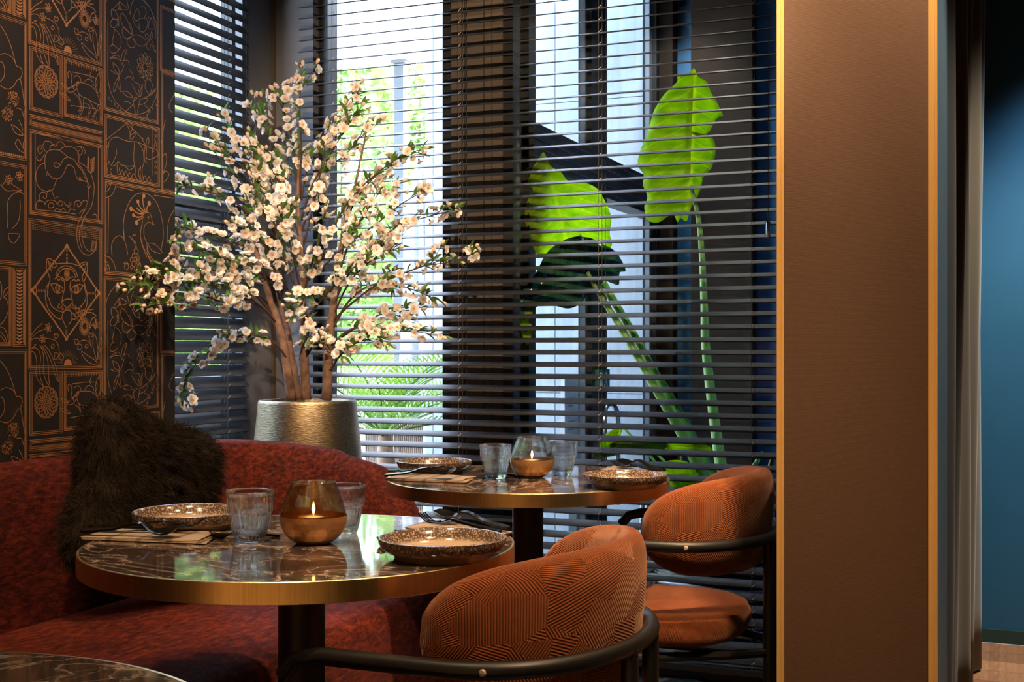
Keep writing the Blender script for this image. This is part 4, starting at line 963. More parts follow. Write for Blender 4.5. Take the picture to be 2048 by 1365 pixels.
def napkin(c, label, z=TZ + .0006):
    """c: four corners in room xy, order a-b along the length, c-d back; folded cloth with several layers"""
    t = empty('napkin', ((c[0][0] + c[2][0]) / 2, (c[0][1] + c[2][1]) / 2, z), 0, label, 'napkin', 'striped linen napkins')
    d = Vector((c[1][0] - c[0][0], c[1][1] - c[0][1])); t.rotation_euler[2] = math.atan2(d.y, d.x)
    rot = Matrix.Rotation(-t.rotation_euler[2], 2); Q = [rot @ Vector((p[0] - t.location[0], p[1] - t.location[1])) for p in c]
    for layer in range(3):
        def nf(u, v, s=0):
            s_ = .985 - .02 * layer if layer else 1
            p = (Q[0] * (1 - u) + Q[1] * u) * (1 - v) + (Q[3] * (1 - u) + Q[2] * u) * v
            wav = .0008 * math.sin(u * 9 + layer) * u + .0035 * max(0, u - .75) * math.sin(v * 5 + layer * 1.3)
            return (p.x * s_ + .010 * layer * (v - .5), p.y * s_ + .003 * layer * (u - .4), .0012 + layer * .0018 + abs(wav) * (1 + layer * .3))
        o = MB().grid(26, 12, nf).build('fold', M['napkin'], t, auto=180); m = o.modifiers.new('t', 'SOLIDIFY'); m.thickness = .0015; m.offset = 0
    return t
# --- near table
plate(tp(378, 2.335), TZ + .0004, 'speckled stoneware plate near the fur cushion, behind a folded napkin')
plate(tp(885, 2.005), TZ + .0004, 'speckled stoneware plate at the right edge of the table in the foreground')
tumbler(tp(500, 2.17), 'ribbed water glass left of the copper candle holder, foreground table')
tumbler(tp(686, 2.267), 'ribbed water glass partly hidden behind the copper candle holder, foreground table')
candle(tp(627, 2.15), 'round candle holder with hammered copper base and glass tinted by copper reflections, foreground table', M['copper_reflect_glass'])
napkin([tpt(163, 1081), tpt(412, 1091), tpt(438, 1071), tpt(215, 1062)], 'striped linen napkin folded under spoon and fork beside the fur cushion')
cutlery('knife', tpt(178, 1072), tpt(425, 1066), .0125, 'black knife at the back of the napkin beside the fur cushion')
cutlery('spoon', tpt(163, 1078), tpt(392, 1086), .0125, 'large black spoon at the front of the napkin, foreground table', .0, .15)
cutlery('fork', tpt(205, 1073), tpt(455, 1076), .0135, 'black fork with tines pointing at the water glass, foreground table', .02)
cutlery('teaspoon', tpt(560, 1074), tpt(446, 1078), .0005, 'small black spoon lying behind the water glass, foreground table')
napkin([tpt(812, 1062), tpt(985, 1093), tpt(1020, 1070), tpt(848, 1046)], 'striped linen napkin under the plate at the right, foreground table')
cutlery('spoon', tpt(1018, 1073), tpt(786, 1040), .0125, 'large black spoon sticking out behind the right plate, foreground table', .03, -.1)
cutlery('fork', tpt(1000, 1082), tpt(760, 1052), .0125, 'black fork pointing left behind the right plate, foreground table', .02)
cutlery('teaspoon', tpt(845, 1073), tpt(700, 1104), .0005, 'small black spoon left of the right plate, foreground table', .0)
# --- far table
plate(tp(869, 3.395), TZ + .0004, 'speckled stoneware plate by the curved bench end, table at the window')
plate(tp(1250, 3.03), TZ + .0004, 'speckled stoneware plate opposite the free chair, table at the window')
tumbler(tp(991, 3.23), 'ribbed water glass left of the clear candle holder, table at the window')
tumbler(tp(1124, 3.32), 'ribbed water glass right of the clear candle holder, table at the window')
candle(tp(1064, 3.265), 'round candle holder with hammered copper base and clear glass, table at the window', M['holder_glass'])
napkin([tpt(771, 962), tpt(932, 968), tpt(950, 958), tpt(800, 950)], 'striped linen napkin by the curved bench end, table at the window')
cutlery('knife', tpt(776, 955), tpt(920, 951), .0125, 'black knife on the napkin by the curved bench end')
cutlery('spoon', tpt(770, 962), tpt(928, 965), .0125, 'large black spoon on the napkin by the curved bench end', .04, .15)
cutlery('fork', tpt(800, 956), tpt(968, 954), .0135, 'black fork pointing right on the napkin, table at the window', .02)
cutlery('teaspoon', tpt(1040, 956), tpt(958, 950), .0005, 'small black spoon beside the left water glass, table at the window')
napkin([tpt(1200, 945), tpt(1310, 962), tpt(1332, 950), tpt(1222, 935)], 'striped linen napkin under the right plate, table at the window')
cutlery('spoon', tpt(1330, 952), tpt(1172, 932), .0125, 'large black spoon behind the right plate, table at the window', .03, -.1)
cutlery('fork', tpt(1318, 956), tpt(1160, 936), .0125, 'black fork behind the right plate, table at the window', .02)
cutlery('teaspoon', tpt(1230, 951), tpt(1134, 966), .0005, 'small black spoon left of the right plate, table at the window')
# ================================================================== BLOSSOM TREE
POT = R(615, 800, 4.15); POTZ = POT.z
pt = empty('plant_pot', (POT.x, POT.y, 0), 0, 'tall round metallic bronze pot holding the blossom tree', 'pot')
MB().lathe([(0, 0), (.185, 0), (.198, .02), (.205, .25), (.196, .55), (.181, .76), (.170, .86), (.1655, POTZ - .012), (.164, POTZ - .003), (.160, POTZ), (.155, POTZ - .003), (.153, POTZ - .06), (0, POTZ - .06)], 72).build('pot_shell', M['pot'], pt, auto=60)
MB().lathe([(0, POTZ - .022), (.09, POTZ - .020), (.1525, POTZ - .026), (.1525, POTZ - .055)], 40).build('soil', M['soil'], pt)
tree = empty('blossom_tree', (POT.x, POT.y, POTZ - .03), 0, 'artificial blossom tree with white, peach-centred flowers in bronze pot', 'tree')
TO = Vector((POT.x, POT.y, POTZ - .03))
def ylim(px):
    t = (px - CX) / F; l = 9
    l = min(l, 3.80 / (t * ST + CT))                         # blind at the back
    if t * CT - ST < 0: l = min(l, -2.47 / (t * CT - ST))    # left blind
    if px < 352: l = min(l, (WX + .05) / (t * CT - ST))      # wallpapered wall
    return l
Y0 = 4.12
def bpath(pts, tip, base=Y0):
    """pixels (base last) -> 3-D, depth from base to tip"""
    q = [Vector((a, b, 0)) for a, b in reversed(pts)]; q = spline(q, 5)
    L = [0]
    for i in range(1, len(q)): L.append(L[-1] + (q[i] - q[i - 1]).length)
    return [R(p.x, p.y, min(base + (tip - base) * (l / L[-1]), ylim(p.x))) - TO for p, l in zip(q, L)]
trunks = [([(450, 390), (476, 434), (503, 484), (537, 587), (564, 674), (583, 800)], 4.05, 4.10, .0175),
          ([(530, 480), (554, 583), (571, 644), (585, 716), (598, 800)], 4.18, 4.18, .0155),
          ([(600, 250), (596, 400), (604, 526), (608, 667), (611, 800)], 4.10, 4.10, .0175),
          ([(735, 250), (715, 350), (692, 440), (678, 526), (667, 613), (659, 674), (653, 800)], 4.08, 4.14, .019)]
for pts, tip, base, r in trunks:
    q = bpath(pts, tip, base); n = len(q)
    q2 = [p + Vector((rnd.gauss(0, .0012), rnd.gauss(0, .0012), 0)) for p in q]
    MB().tube(q2, [max(.0016, r * (1 - .90 * (i / (n - 1)) ** .9)) * rnd.uniform(.95, 1.06) for i in range(n)], 10).build('trunk', M['bark'], tree, auto=180)
br = [([(448, 229), (470, 275), (510, 320), (545, 370), (570, 430)], 4.0), ([(505, 188), (520, 230), (545, 280), (562, 330), (585, 410)], 4.2),
      ([(548, 180), (565, 215), (585, 280), (590, 330), (598, 420)], 4.1), ([(600, 160), (600, 230), (602, 300), (600, 400)], 4.0),
      ([(718, 183), (680, 240), (650, 275), (620, 320), (602, 400)], 4.15), ([(724, 212), (690, 260), (660, 310), (625, 370), (602, 440)], 4.0),
      ([(735, 250), (700, 300), (660, 335), (630, 385), (600, 470)], 4.1), ([(850, 297), (800, 315), (750, 350), (700, 400), (670, 450), (640, 520), (608, 560)], 3.95),
      ([(912, 420), (870, 430), (820, 445), (780, 470), (730, 510), (690, 560), (668, 610)], 4.0), ([(835, 390), (800, 410), (750, 450), (700, 485), (650, 530), (606, 570)], 3.9),
      ([(950, 510), (900, 525), (850, 532), (800, 550), (750, 572), (700, 610), (668, 640)], 3.85), ([(885, 605), (840, 585), (790, 570), (745, 570), (700, 600), (664, 660)], 4.05),
      ([(845, 618), (805, 622), (765, 628), (720, 650), (662, 690)], 4.1), ([(885, 675), (840, 665), (790, 662), (740, 656), (700, 660), (662, 690)], 3.95),
      ([(785, 692), (745, 678), (705, 690), (680, 712), (660, 742)], 4.05), ([(352, 372), (400, 380), (450, 395), (500, 430), (535, 490)], 3.9),
      ([(352, 452), (400, 465), (450, 482), (505, 500), (538, 560)], 3.95), ([(345, 508), (400, 500), (440, 515), (480, 560), (520, 600), (552, 640)], 3.55),
      ([(252, 580), (300, 562), (350, 565), (420, 570), (480, 585), (530, 620), (562, 660)], 3.30), ([(290, 612), (340, 606), (400, 592), (450, 605), (510, 607), (555, 640)], 3.32),
      ([(270, 556), (320, 540), (380, 535), (440, 545), (500, 575), (548, 620)], 3.36), ([(358, 800), (370, 760), (400, 720), (440, 690), (490, 670), (540, 680), (572, 715), (584, 750)], 3.75),
      ([(415, 292), (445, 322), (480, 362), (520, 412), (550, 470)], 4.0), ([(440, 300), (480, 330), (520, 370), (560, 430), (600, 500)], 3.95),
      ([(650, 290), (640, 350), (625, 420), (605, 500)], 3.95), ([(765, 375), (735, 420), (705, 470), (680, 540)], 4.0),
      ([(775, 330), (735, 370), (700, 425), (684, 500)], 4.1), ([(640, 690), (620, 672), (606, 690), (600, 720)], 3.95), ([(700, 700), (660, 690), (630, 690), (609, 720)], 3.95),
      ([(500, 350), (520, 400), (550, 450), (570, 520), (600, 600)], 3.95), ([(560, 420), (575, 470), (590, 530), (604, 600)], 3.85), ([(650, 420), (640, 480), (620, 540), (606, 600)], 3.85),
      ([(470, 520), (510, 530), (545, 560), (560, 600)], 3.8), ([(740, 520), (700, 540), (660, 580), (610, 640)], 3.85), ([(460, 450), (510, 470), (550, 520), (575, 580)], 3.85),
      ([(800, 495), (760, 510), (720, 540), (690, 580), (668, 630)], 3.9), ([(590, 640), (600, 610), (625, 590), (660, 600)], 3.9), ([(520, 300), (550, 350), (580, 420), (600, 480)], 4.05)]
# petals: one blossom mesh per opening angle
def blossom_mesh(op, seed, name='blossom'):
    r_ = random.Random(seed); mb = MB()
    for ring, (n, ro, tilt) in enumerate(((5, 1.0, op), (5, .82, op * .72), (4, .55, op * .45))):
        for k in range(n):
            a = 2 * math.pi * (k + .5 * ring) / n + r_.uniform(-.15, .15); tl = tilt + r_.uniform(-.12, .12); L = .0225 * ro * r_.uniform(.9, 1.1)
            ca, sa = math.cos(a), math.sin(a); vs = []; uv = []
            for (f, hw) in ((.05, .10), (.4, .36), (.75, .42), (1.0, .22)):
                for s in (-1, 0, 1):
                    rad = L * f * math.sin(tl * (.55 + .45 * f)); z = L * f * math.cos(tl * (.55 + .45 * f)) + (abs(s) * .10 * L * f)
                    y = s * hw * L; vs.append((rad * ca - y * sa, rad * sa + y * ca, z)); uv.append((f * (1 - .3 * ring * .5), 0))
            mb.add(vs, [(i * 3 + j, i * 3 + j + 1, i * 3 + j + 4, i * 3 + j + 3) for i in range(3) for j in range(2)], 0, uv)
    for k in range(6):
        a = k * 1.05; mb.tube([(0, 0, .002), (.0035 * math.cos(a), .0035 * math.sin(a), .010)], .0011, 4, 1)
    mb.lathe([(0, -.006), (.0022, -.005), (.004, .0005), (.002, .003)], 6, 2)
    return mb.mesh(name, [M['petal'], M['stamen'], M['twig']], True, 180)
BM = [blossom_mesh(op, s) for op, s in ((1.25, 1), (1.05, 2), (.85, 3), (1.4, 4))]
bud = MB().lathe([(0, -.005), (.003, -.002), (.0062, .005), (.0055, .011), (.0025, .0155), (0, .0165)], 8).mesh('bud', M['bud'], True, 180)
lv = MB(); vs = []; NL = 7
for i in range(NL):
    t = i / (NL - 1); hw = .0065 * math.sin(math.pi * t ** .8) ** .9
    for s in (-1, 0, 1): vs.append((s * hw, .045 * t, .004 * abs(s) * math.sin(math.pi * t) - .010 * t * t + .006 * t))
lv.add(vs, [(i * 3 + j, i * 3 + j + 1, i * 3 + j + 4, i * 3 + j + 3) for i in range(NL - 1) for j in range(2)])
LM = lv.mesh('leaf', M['leaf'], True, 180)
items = []      # (kind, mesh, matrix)
def orient(p, d, spin, s):
    q = Vector(d).normalized().to_track_quat('Z', 'Y'); return Matrix.Translation(p) @ q.to_matrix().to_4x4() @ Matrix.Rotation(spin, 4, 'Z') @ Matrix.Scale(s, 4)
def rv(): return Vector((rnd.gauss(0, 1), rnd.gauss(0, 1), rnd.gauss(0, 1))).normalized()
fwd = Vector((ST, -CT, 0)) * 1.0                          # towards the room
def ok(p):
    g_ = p + TO
    return g_.y < 3.835 and g_.x > (WX + .035 if g_.y < 3.05 else -2.50)
def dress(q, dens=1.0, start=.28):
    L = [0]
    for i in range(1, len(q)): L.append(L[-1] + (q[i] - q[i - 1]).length)
    tot = L[-1]; s = tot * start; k = 0
    def at(s):
        for i in range(1, len(q)):
            if L[i] >= s:
                f = (s - L[i - 1]) / max(1e-6, L[i] - L[i - 1]); return q[i - 1].lerp(q[i], f), (q[i] - q[i - 1]).normalized()
        return q[-1], (q[-1] - q[-2]).normalized()
    while s < tot:
        p, d = at(s); fr_ = s / tot
        for _ in range(2 if rnd.random() < .5 * (1 - fr_ * .6) else 1):
            out = (rv() - d * 0).cross(d).normalized(); out = (out + fwd * .35 + Vector((0, 0, .25))).normalized()
            pos = p + out * rnd.uniform(.010, .022)
            if fr_ > .86 and rnd.random() < .6: items.append(('bud', bud, orient(pos, out + d * .8, 0, rnd.uniform(.7, 1.0)), pos))
            elif ok(pos): items.append(('blossom', rnd.choice(BM), orient(pos, out + d * .15, rnd.uniform(0, 6), rnd.uniform(.66, .98) * (1 - .25 * max(0, fr_ - .6))), pos))
        if rnd.random() < .75:
            for _ in range(rnd.choice((1, 2, 2, 3))):
                dirn = (d * .8 + rv() * .8 + Vector((0, 0, .2))).normalized()
                if ok(p + dirn * .04):
                    m_ = Matrix.Translation(p) @ dirn.to_track_quat('Y', 'Z').to_matrix().to_4x4() @ Matrix.Rotation(rnd.uniform(-.9, .9), 4, 'Y') @ Matrix.Scale(rnd.uniform(.7, 1.15), 4)
                    items.append(('leaf', LM, m_, p))
        s += rnd.uniform(.017, .029) / dens; k += 1
    p, d = at(tot * .999); items.append(('bud', bud, orient(p, d, 0, 1.0), p))
for pts, tip in br:
    q = bpath(pts, tip); n = len(q)
    MB().tube(q, [.0042 - .0030 * i / (n - 1) for i in range(n)], 6).build('branch', M['twig'], tree, auto=180)
    dress(q)
    for _ in range(2):                                    # side twigs
        i = rnd.randrange(n // 3, n - 2); d = (q[i + 1] - q[i]).normalized(); s = (d + rv() * .7).normalized(); ln = rnd.uniform(.05, .11)
        tw = [q[i] + s * ln * t + Vector((0, 0, .012 * t * t)) for t in (0, .25, .5, .75, 1)]
        if all(ok(p) for p in tw):
            MB().tube(tw, [.0018 - .001 * t for t in (0, .25, .5, .75, 1)], 5).build('branch', M['twig'], tree, auto=180); dress(tw, .9, .25)
bl = [x for x in items if x[0] == 'blossom']
vdir = Vector((-ST, CT, 0)); bl.sort(key=lambda x: (x[3] + TO).dot(vdir))
keep, rest = bl[:300], bl[300:]
lf = [x for x in items if x[0] == 'leaf']; lfk, lfr = lf[:300], lf[300:]
bdk = [x for x in items if x[0] == 'bud']
for kind, me, m_, _ in keep + lfk + bdk:
    o = bpy.data.objects.new(kind, me); link(o, tree); o.matrix_local = m_
def merge(name, lst, parent):
    if not lst: return
    mb = MB(); mats = list(lst[0][1].materials)
    for kind, me, m_, _ in lst:
        uvl = me.uv_layers[0].data if me.uv_layers else None; uv = {}
        if uvl:
            for lp in me.loops: uv[lp.vertex_index] = tuple(uvl[lp.index].uv)
        b = mb.add([m_ @ v.co for v in me.vertices], [tuple(p.vertices) for p in me.polygons], 0, [uv.get(i, (0, 0)) for i in range(len(me.vertices))] if uvl else None)
        mb.m[-len(me.polygons):] = [p.material_index for p in me.polygons]
    o = mb.build(name, mats, parent, auto=180); o['kind'] = 'stuff'
merge('blossoms', rest, tree); merge('leaves', lfr, tree)
print('blossoms', len(bl), 'leaves', len(lf), 'buds', len(bdk))
# ================================================================== ELEPHANT-EAR PLANT IN THE VESTIBULE
PL = Vector((-.985, 4.56, 0))
plt_ = empty('woven_planter', PL, 0, 'black corded planter behind the blind with plants growing from it', 'planter')
MB().lathe([(0, .0), (.20, .0), (.235, .08), (.25, .25), (.245, .40), (.235, .40), (.235, .34), (0, .34)], 48).build('planter_body', M['woven_black'], plt_)
for i in range(16):
    z = .03 + i * .023; r = .212 + .042 * math.sin(math.pi * min(1, (z + .04) / .46)); q = []
    for j in range(72): a = 2 * math.pi * j / 72; q.append(((r + .004) * math.cos(a), (r + .004) * math.sin(a), z + .007 * math.sin(a * 3 + i * .8)))
    MB().tube(q, .0055, 6, closed=True).build('cord', M['woven_black'] if i % 3 else M['woven_white'], plt_)
for j in range(60):
    a = 2 * math.pi * j / 60; MB().tube([(.243 * math.cos(a), .243 * math.sin(a), .40), (.262 * math.cos(a + .1), .262 * math.sin(a + .1), .565)], .0035, 5).build('rim_strand', M['woven_white'] if j % 2 else M['woven_black'], plt_, smooth=False)
MB().lathe([(0, .345), (.23, .345), (.23, .33)], 32).build('soil', M['soil'], plt_)
ear = empty('elephant_ear_plant', (PL.x, PL.y, .34), 0, 'tall elephant ear plant with huge glowing green leaves behind the blind', 'plant'); EO = Vector((PL.x, PL.y, .34))
def leaf_outline(name, px_pts, mid, X_at, m, parent, O, cup=.05, uvflip=1.0):
    """px_pts: outline in photo pixels; mid: (tip, base) pixels; X_at(px,py) -> 3-D point"""
    tip, base = Vector(mid[0]), Vector(mid[1]); ax = (base - tip); Lm = ax.length; ax.normalize(); nx = Vector((-ax.y, ax.x))
    out = [Vector((p.x, p.y)) for p in spline([(a, b, 0) for a, b in px_pts], 4, True)]
    rings = 6; n = len(out); vs = []; uv = []; c0_ = (tip + base) / 2
    foot = []
    for p in out:
        t = max(.04 * Lm, min(.93 * Lm, (p - tip).dot(ax) * .86 + .05 * Lm)); foot.append(tip + ax * t)
    for k in range(rings):
        f = k / (rings - 1)
        for p, ft in zip(out, foot):
            q = ft.lerp(p, f); u = (q - tip).dot(nx); v = (q - tip).dot(ax)
            P3 = X_at(q.x, q.y); dep = cup * (abs(u) / (Lm * .4)) ** 1.5 + .008 * math.sin(v / Lm * 40) * f
            vs.append(P3 + Vector((ST * -1, CT, 0)) * (dep) - O); uv.append((u / Lm, v / Lm))
    fs = [(k * n + i, k * n + (i + 1) % n, (k + 1) * n + (i + 1) % n, (k + 1) * n + i) for k in range(rings - 1) for i in range(n)]
    mb = MB(); mb.add(vs, fs, 0, uv); o = mb.build(name, m, parent, auto=180)
    s = o.modifiers.new('t', 'SOLIDIFY'); s.thickness = .0012; return o
dA = lambda x, y: R(x, y, 4.72 + (y - 290) * .0003)
leaf_outline('leaf', [(1388, 137), (1396, 152), (1413, 163), (1421, 178), (1436, 205), (1449, 228), (1432, 240), (1420, 262), (1402, 276), (1421, 272), (1433, 290), (1431, 312), (1424, 336), (1408, 352), (1404, 372), (1396, 392), (1380, 420), (1374, 442), (1362, 436), (1356, 444), (1345, 428), (1318, 444), (1296, 436), (1291, 412), (1297, 392), (1289, 368), (1289, 346), (1278, 322), (1286, 290), (1296, 268), (1303, 240), (1312, 214), (1330, 186), (1354, 164), (1356, 152), (1374, 148)],
             ((1388, 137), (1380, 372)), dA, M['ear_bright'], ear, EO, .05)
dB = lambda x, y: R(x, y, 4.46 + (x - 1050) * .0015)
leaf_outline('leaf', [(1088, 305), (1100, 330), (1122, 345), (1140, 363), (1165, 362), (1195, 372), (1214, 400), (1226, 432), (1222, 462), (1226, 490), (1200, 500), (1160, 496), (1120, 490), (1085, 512), (1070, 500), (1062, 470), (1050, 440), (1053, 405), (1066, 380), (1056, 365), (1062, 345), (1072, 325)],
             ((1088, 306), (1130, 470)), dB, M['ear_bright'], ear, EO, .04)
dC = lambda x, y: R(x, y, 4.42 + (x - 1040) * .0009)
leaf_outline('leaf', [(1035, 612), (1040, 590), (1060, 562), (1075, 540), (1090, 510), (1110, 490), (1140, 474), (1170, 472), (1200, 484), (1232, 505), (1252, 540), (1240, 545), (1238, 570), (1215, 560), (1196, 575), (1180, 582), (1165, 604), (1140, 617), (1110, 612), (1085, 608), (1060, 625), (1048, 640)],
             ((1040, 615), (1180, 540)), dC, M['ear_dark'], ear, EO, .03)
leaf_outline('leaf', [(1052, 612), (1068, 618), (1060, 640), (1066, 660), (1056, 690), (1044, 672), (1040, 640)], ((1056, 690), (1058, 614)), lambda x, y: R(x, y, 4.43), M['ear_bright'], ear, EO, .01)
def stalk(pts, d0, d1, r0, r1, m=M['stalk'], parent=ear, O=EO, nm='stalk'):
    q = spline([R(x, y, d0 + (d1 - d0) * i / (len(pts) - 1)) for i, (x, y) in enumerate(pts)], 6); n = len(q)
    q.append(Vector((q[-1].x * .5 + PL.x * .5, q[-1].y * .5 + PL.y * .5, .335))); n += 1
    return MB().tube([p - O for p in q], [r0 + (r1 - r0) * (i / (n - 1)) for i in range(n)], 10).build(nm, m, parent, auto=180)
stalk([(1382, 372), (1400, 460), (1408, 600), (1412, 700), (1430, 850), (1446, 960)], 4.73, 4.56, .007, .024)
stalk([(1160, 470), (1205, 560), (1262, 660), (1322, 770), (1380, 870), (1425, 960)], 4.61, 4.5, .007, .026)
stalk([(1175, 545), (1200, 590), (1250, 670), (1310, 775), (1365, 870), (1410, 960)], 4.50, 4.44, .007, .024)
stalk([(1195, 560), (1240, 630), (1292, 715), (1345, 800), (1400, 900), (1432, 960)], 4.58, 4.5, .006, .020)
low = empty('young_leafy_plant', (PL.x - .12, PL.y - .1, .34), 0, 'low plant with bright green leaves at the foot of the tall stalks', 'plant'); LO = Vector((PL.x - .12, PL.y - .1, .34))
dl = lambda x, y: R(x, y, 4.42)
for pts, mid, m in (([(1200, 908), (1203, 880), (1222, 862), (1240, 852), (1246, 858), (1236, 880), (1222, 905), (1205, 914)], ((1246, 855), (1205, 910)), 'ear_bright'),
                    ([(1185, 915), (1215, 890), (1260, 878), (1300, 880), (1340, 890), (1310, 902), (1260, 905), (1215, 915)], ((1185, 915), (1340, 890)), 'ear_mid'),
                    ([(1312, 935), (1340, 922), (1375, 925), (1400, 945), (1410, 975), (1385, 990), (1350, 985), (1325, 965)], ((1410, 985), (1315, 935)), 'ear_bright'),
                    ([(1330, 885), (1365, 878), (1400, 885), (1425, 900), (1400, 915), (1360, 912), (1335, 905)], ((1425, 900), (1330, 890)), 'ear_bright'),
                    ([(1345, 955), (1370, 948), (1392, 965), (1398, 990), (1370, 992), (1350, 980)], ((1398, 992), (1348, 955)), 'ear_bright'),
                    ([(1296, 985), (1330, 1000), (1350, 1020), (1335, 1040), (1305, 1010)], ((1296, 985), (1345, 1035)), 'ear_bright'),
                    ([(1080, 900), (1092, 880), (1100, 872), (1098, 890), (1088, 905)], ((1100, 872), (1084, 904)), 'ear_bright')):
    leaf_outline('leaf', pts, mid, dl, M[m], low, LO, .015)
for pts in ([(1246, 855), (1290, 900), (1340, 960), (1400, 1010)], [(1310, 905), (1350, 945), (1400, 1000)], [(1300, 1000), (1360, 1020), (1420, 1040)], [(1088, 900), (1180, 960), (1300, 1010), (1400, 1040)]):
    stalk(pts, 4.43, 4.5, .004, .006, M['stalk'], low, LO)
for pts, m, r in (([(1362, 910), (1365, 950), (1372, 1010), (1400, 1060)], 'yellow_stalk', .010), ([(1525, 905), (1510, 930), (1490, 965), (1470, 1010)], 'stalk', .016), ([(1546, 912), (1536, 945), (1520, 985), (1500, 1020)], 'yellow_stalk', .016)):
    stalk(pts, 4.45, 4.5, r * .35, r, M[m], low, LO)
# ================================================================== THINGS SEEN OUTSIDE / IN THE VESTIBULE
e = onX(1211, 760, GX + .05)
es = empty('exit_sign', (GX + .0365, e.y, e.z), 0, 'green emergency exit sign on the glazed entrance door', 'sign')
MB().box(-.006, .006, -.085, .085, -.045, .045).build('sign_board', M['sign_green'], es, smooth=False)
fg = MB()
def poly3(pts): fg.prism(pts, lambda u, v, s: (.0062 + .0008 * s, u, v))
poly3([(-.060, -.030), (-.015, -.030), (-.015, .032), (-.060, .032)])
poly3([(.010, .006), (.030, .020), (.042, .012), (.036, .004), (.044, -.010), (.058, -.028), (.050, -.032), (.034, -.014), (.022, -.030), (.006, -.030), (.008, -.023), (.018, -.020), (.024, -.006), (.018, .004), (.012, -.002)])
poly3([(.034 + .007 * math.cos(a), .027 + .007 * math.sin(a)) for a in [i * .628 for i in range(10)]])
fg.build('pictogram', M['sign_white'], es, smooth=False)
nb = onX(1148, 840, GX - .25)
bo = empty('notice_board', (nb.x, nb.y, 0), 0, 'white notice board with small grey print outside the glazed door', 'board')
MB().box(-.01, .01, -.16, .16, .55, .96).build('panel', M['sign_white'], bo, smooth=False)
MB().box(-.02, .02, -.02, .02, -.02, .55).box(-.12, .12, -.14, .14, -.02, .0).build('stand', M['grey_frame'], bo, smooth=False)
pr = MB()
for i in range(9):
    for j in range(2):
        y = -.12 + j * .15; pr.box(.0102, .0108, y, y + rnd.uniform(.05, .10), .90 - i * .037, .906 - i * .037)
pr.build('print_lines', M['print_grey'], bo, smooth=False)
# stool and table in the vestibule
sb = onz(1345, 1215, .0) if False else Vector((-1.35, 4.95, 0))
stl = empty('metal_side_table', sb, 0, 'pale metal side table behind the slats by the planter', 'table')
MB().lathe([(0, .52), (.13, .52), (.135, .525), (.135, .535), (0, .538)], 40).build('top', M['woven_white'], stl)
for k in range(3):
    a = k * 2.094 + .4; MB().tube([(.10 * math.cos(a), .10 * math.sin(a), .52), (.12 * math.cos(a), .12 * math.sin(a), 0)], .012, 10).build('leg', M['steel'], stl)
# palm by the porch
PC = R(768, 930, 5.55); pal = empty('potted_palm', (PC.x, PC.y, 0), 0, 'feathery green palm outside the window behind the bench end', 'palm')
MB().tube([(0, 0, .30), (.01, 0, .55), (0, .01, .72)], [.05, .045, .03], 10).build('trunk', M['bark'], pal, auto=180)
for k in range(24):
    a = k * 2.399; el = math.radians(78 - 62 * (k / 23) ** .8); L = rnd.uniform(.50, .68); mb = MB(); q = []
    for i in range(13):
        t = i / 12; q.append(Vector((math.cos(a) * L * t * math.cos(el * (1 - .5 * t)), math.sin(a) * L * t * math.cos(el * (1 - .5 * t)), .70 + L * t * math.sin(el) - .28 * L * t * t)))
    mb.tube(q, [.006 * (1 - .8 * i / 12) for i in range(13)], 5)
    for i in range(2, 13):
        for h_ in (0, .5):
            if i == 12 and h_: continue
            p = q[i] if not h_ else q[i].lerp(q[i + 1], .5); d = (q[i] - q[i - 1]).normalized(); side = d.cross(Vector((0, 0, 1))).normalized(); up = side.cross(d)
            for s in (-1, 1):
                ll = .20 * math.sin(math.pi * min(1, (i + h_) / 12 * .8 + .2)) + .04; dirn = (d * .75 + side * s * .8 + up * .25).normalized(); dr = dirn + Vector((0, 0, -.25))
                w_ = d * .0055; m1 = p + dirn * ll * .55; e1 = m1 + dr.normalized() * ll * .45
                mb.add([p - w_ * .6, p + w_ * .6, m1 + w_, m1 - w_, e1], [(0, 1, 2, 3), (3, 2, 4)])
    mb.build('frond', M['palm_leaf'], pal, smooth=False)
pp = MB(); pp.lathe([(0, -.02), (.10, -.02), (.13, .30), (.12, .30), (.115, .27), (0, .27)], 24).build('palm_tub', M['dark_frame'], pal)
# reed screen
ra_, rb_ = onY(730, 880, 5.62), onY(846, 880, 5.62); rs = empty('reed_screen', ((ra_.x + rb_.x) / 2, 5.62, -.02), 0, 'brown reed screen standing behind the outdoor palm', 'screen')
hw = (rb_.x - ra_.x) / 2; zt_ = onY(846, 838, 5.62).z + .02; n = 30; rm = MB().tube([(0, 0, 0), (0, 0, zt_)], .0052, 6).mesh('reed', M['reed'], True)
for i in range(n):
    o = bpy.data.objects.new('reed', rm); o.location = (-hw + 2 * hw * (i + .5) / n, rnd.uniform(-.002, .002), 0); o.scale = (rnd.uniform(.8, 1.1), 1, rnd.uniform(.985, 1.0)); link(o, rs)
for z in (.15, zt_ * .5, zt_ - .08): MB().tube([(-hw, -.007, z), (hw, -.007, z)], .003, 5).build('binding_wire', M['dark_frame'], rs)
# folded parasol
pb = R(838, 800, 6.75); pa = empty('folded_parasol', (pb.x, pb.y, -.02), 0, 'closed pale grey parasol standing on the porch beyond the palm', 'parasol')
MB().tube([(0, 0, 0), (0, 0, 2.2)], .018, 10).build('pole', M['steel'], pa)
def pf(u, v):
    a = u * 2 * math.pi; r = (.03 + .075 * v ** .8) * (1 + .30 * math.cos(8 * a)); return (r * math.cos(a), r * math.sin(a), 2.10 - 1.45 * v)
MB().grid(64, 14, pf, cu=True).build('canopy', M['parasol'], pa, auto=180)
MB().lathe([(0, 0), (.17, 0), (.17, .05), (.03, .07), (0, .07)], 32).build('foot', M['post_grey'], pa)
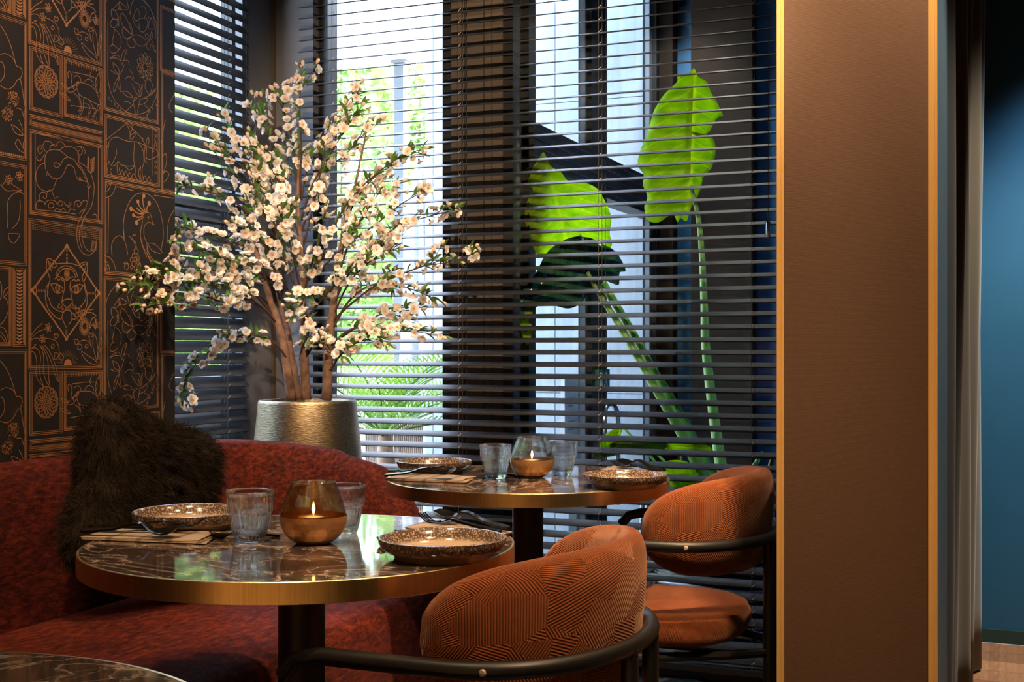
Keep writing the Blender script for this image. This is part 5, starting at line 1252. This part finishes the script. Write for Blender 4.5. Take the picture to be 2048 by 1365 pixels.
# garden trees
def garden_tree(x, y, h, rad, n, label, seed):
    g_ = np.random.default_rng(seed); t = empty('garden_tree', (x, y, -.02), 0, label, 'tree', 'trees in the garden')
    MB().tube([(0, 0, 0), (.05, .02, h * .35), (-.03, .05, h * .7)], [.13, .10, .05], 10).build('trunk', M['bark'], t, auto=180)
    for k in range(5):
        a = k * 1.3; MB().tube([(0, 0, h * (.3 + .06 * k)), (rad * .45 * math.cos(a), rad * .45 * math.sin(a), h * (.55 + .06 * k))], [.05, .015], 6).build('branch', M['bark'], t)
    cc = g_.normal(0, 1, (70, 3)); cc /= np.linalg.norm(cc, axis=1, keepdims=True); cc *= g_.uniform(.35, 1, (70, 1)) ** .5
    cc = cc * np.array([rad, rad, h * .46]) + np.array([0, 0, h * .54])
    P = cc[g_.integers(0, 70, n)] + g_.normal(0, rad * .16, (n, 3))
    P = P[P[:, 2] > .15]; n = len(P)
    a = g_.normal(0, 1, (n, 3)); a /= np.linalg.norm(a, axis=1, keepdims=True); b = np.cross(a, g_.normal(0, 1, (n, 3))); b /= np.linalg.norm(b, axis=1, keepdims=True)
    s = g_.uniform(.05, .10, (n, 1)); V = np.stack([P - a * s, P + b * s * .5, P + a * s, P - b * s * .5], 1).reshape(-1, 3)
    me = bpy.data.meshes.new('crown'); me.vertices.add(n * 4); me.vertices.foreach_set('co', V.ravel()); me.loops.add(n * 4); me.loops.foreach_set('vertex_index', np.arange(n * 4, dtype=np.int32))
    me.polygons.add(n); me.polygons.foreach_set('loop_start', (np.arange(n) * 4).astype(np.int32)); me.materials.append(M['tree_leaf']); me.update(calc_edges=True); me.validate()
    o = link(bpy.data.objects.new('crown', me), t); o['kind'] = 'stuff'
a = onY(690, 400, 13.5); garden_tree(a.x, 13.5, 5.2, 1.5, 10000, 'leafy tree seen between the two porch posts', 1)
a = onY(838, 400, 18.0); garden_tree(a.x, 18.0, 6.0, 1.0, 6000, 'leafy tree seen right of the middle porch post', 2)
garden_tree(-12.6, 16.5, 4.8, 1.5, 9000, 'bushy tree glimpsed through the narrow left blind, far side', 3)
garden_tree(-7.5, 8.6, 3.9, 1.4, 9000, 'bushy tree glimpsed through the narrow left blind, near side', 4)
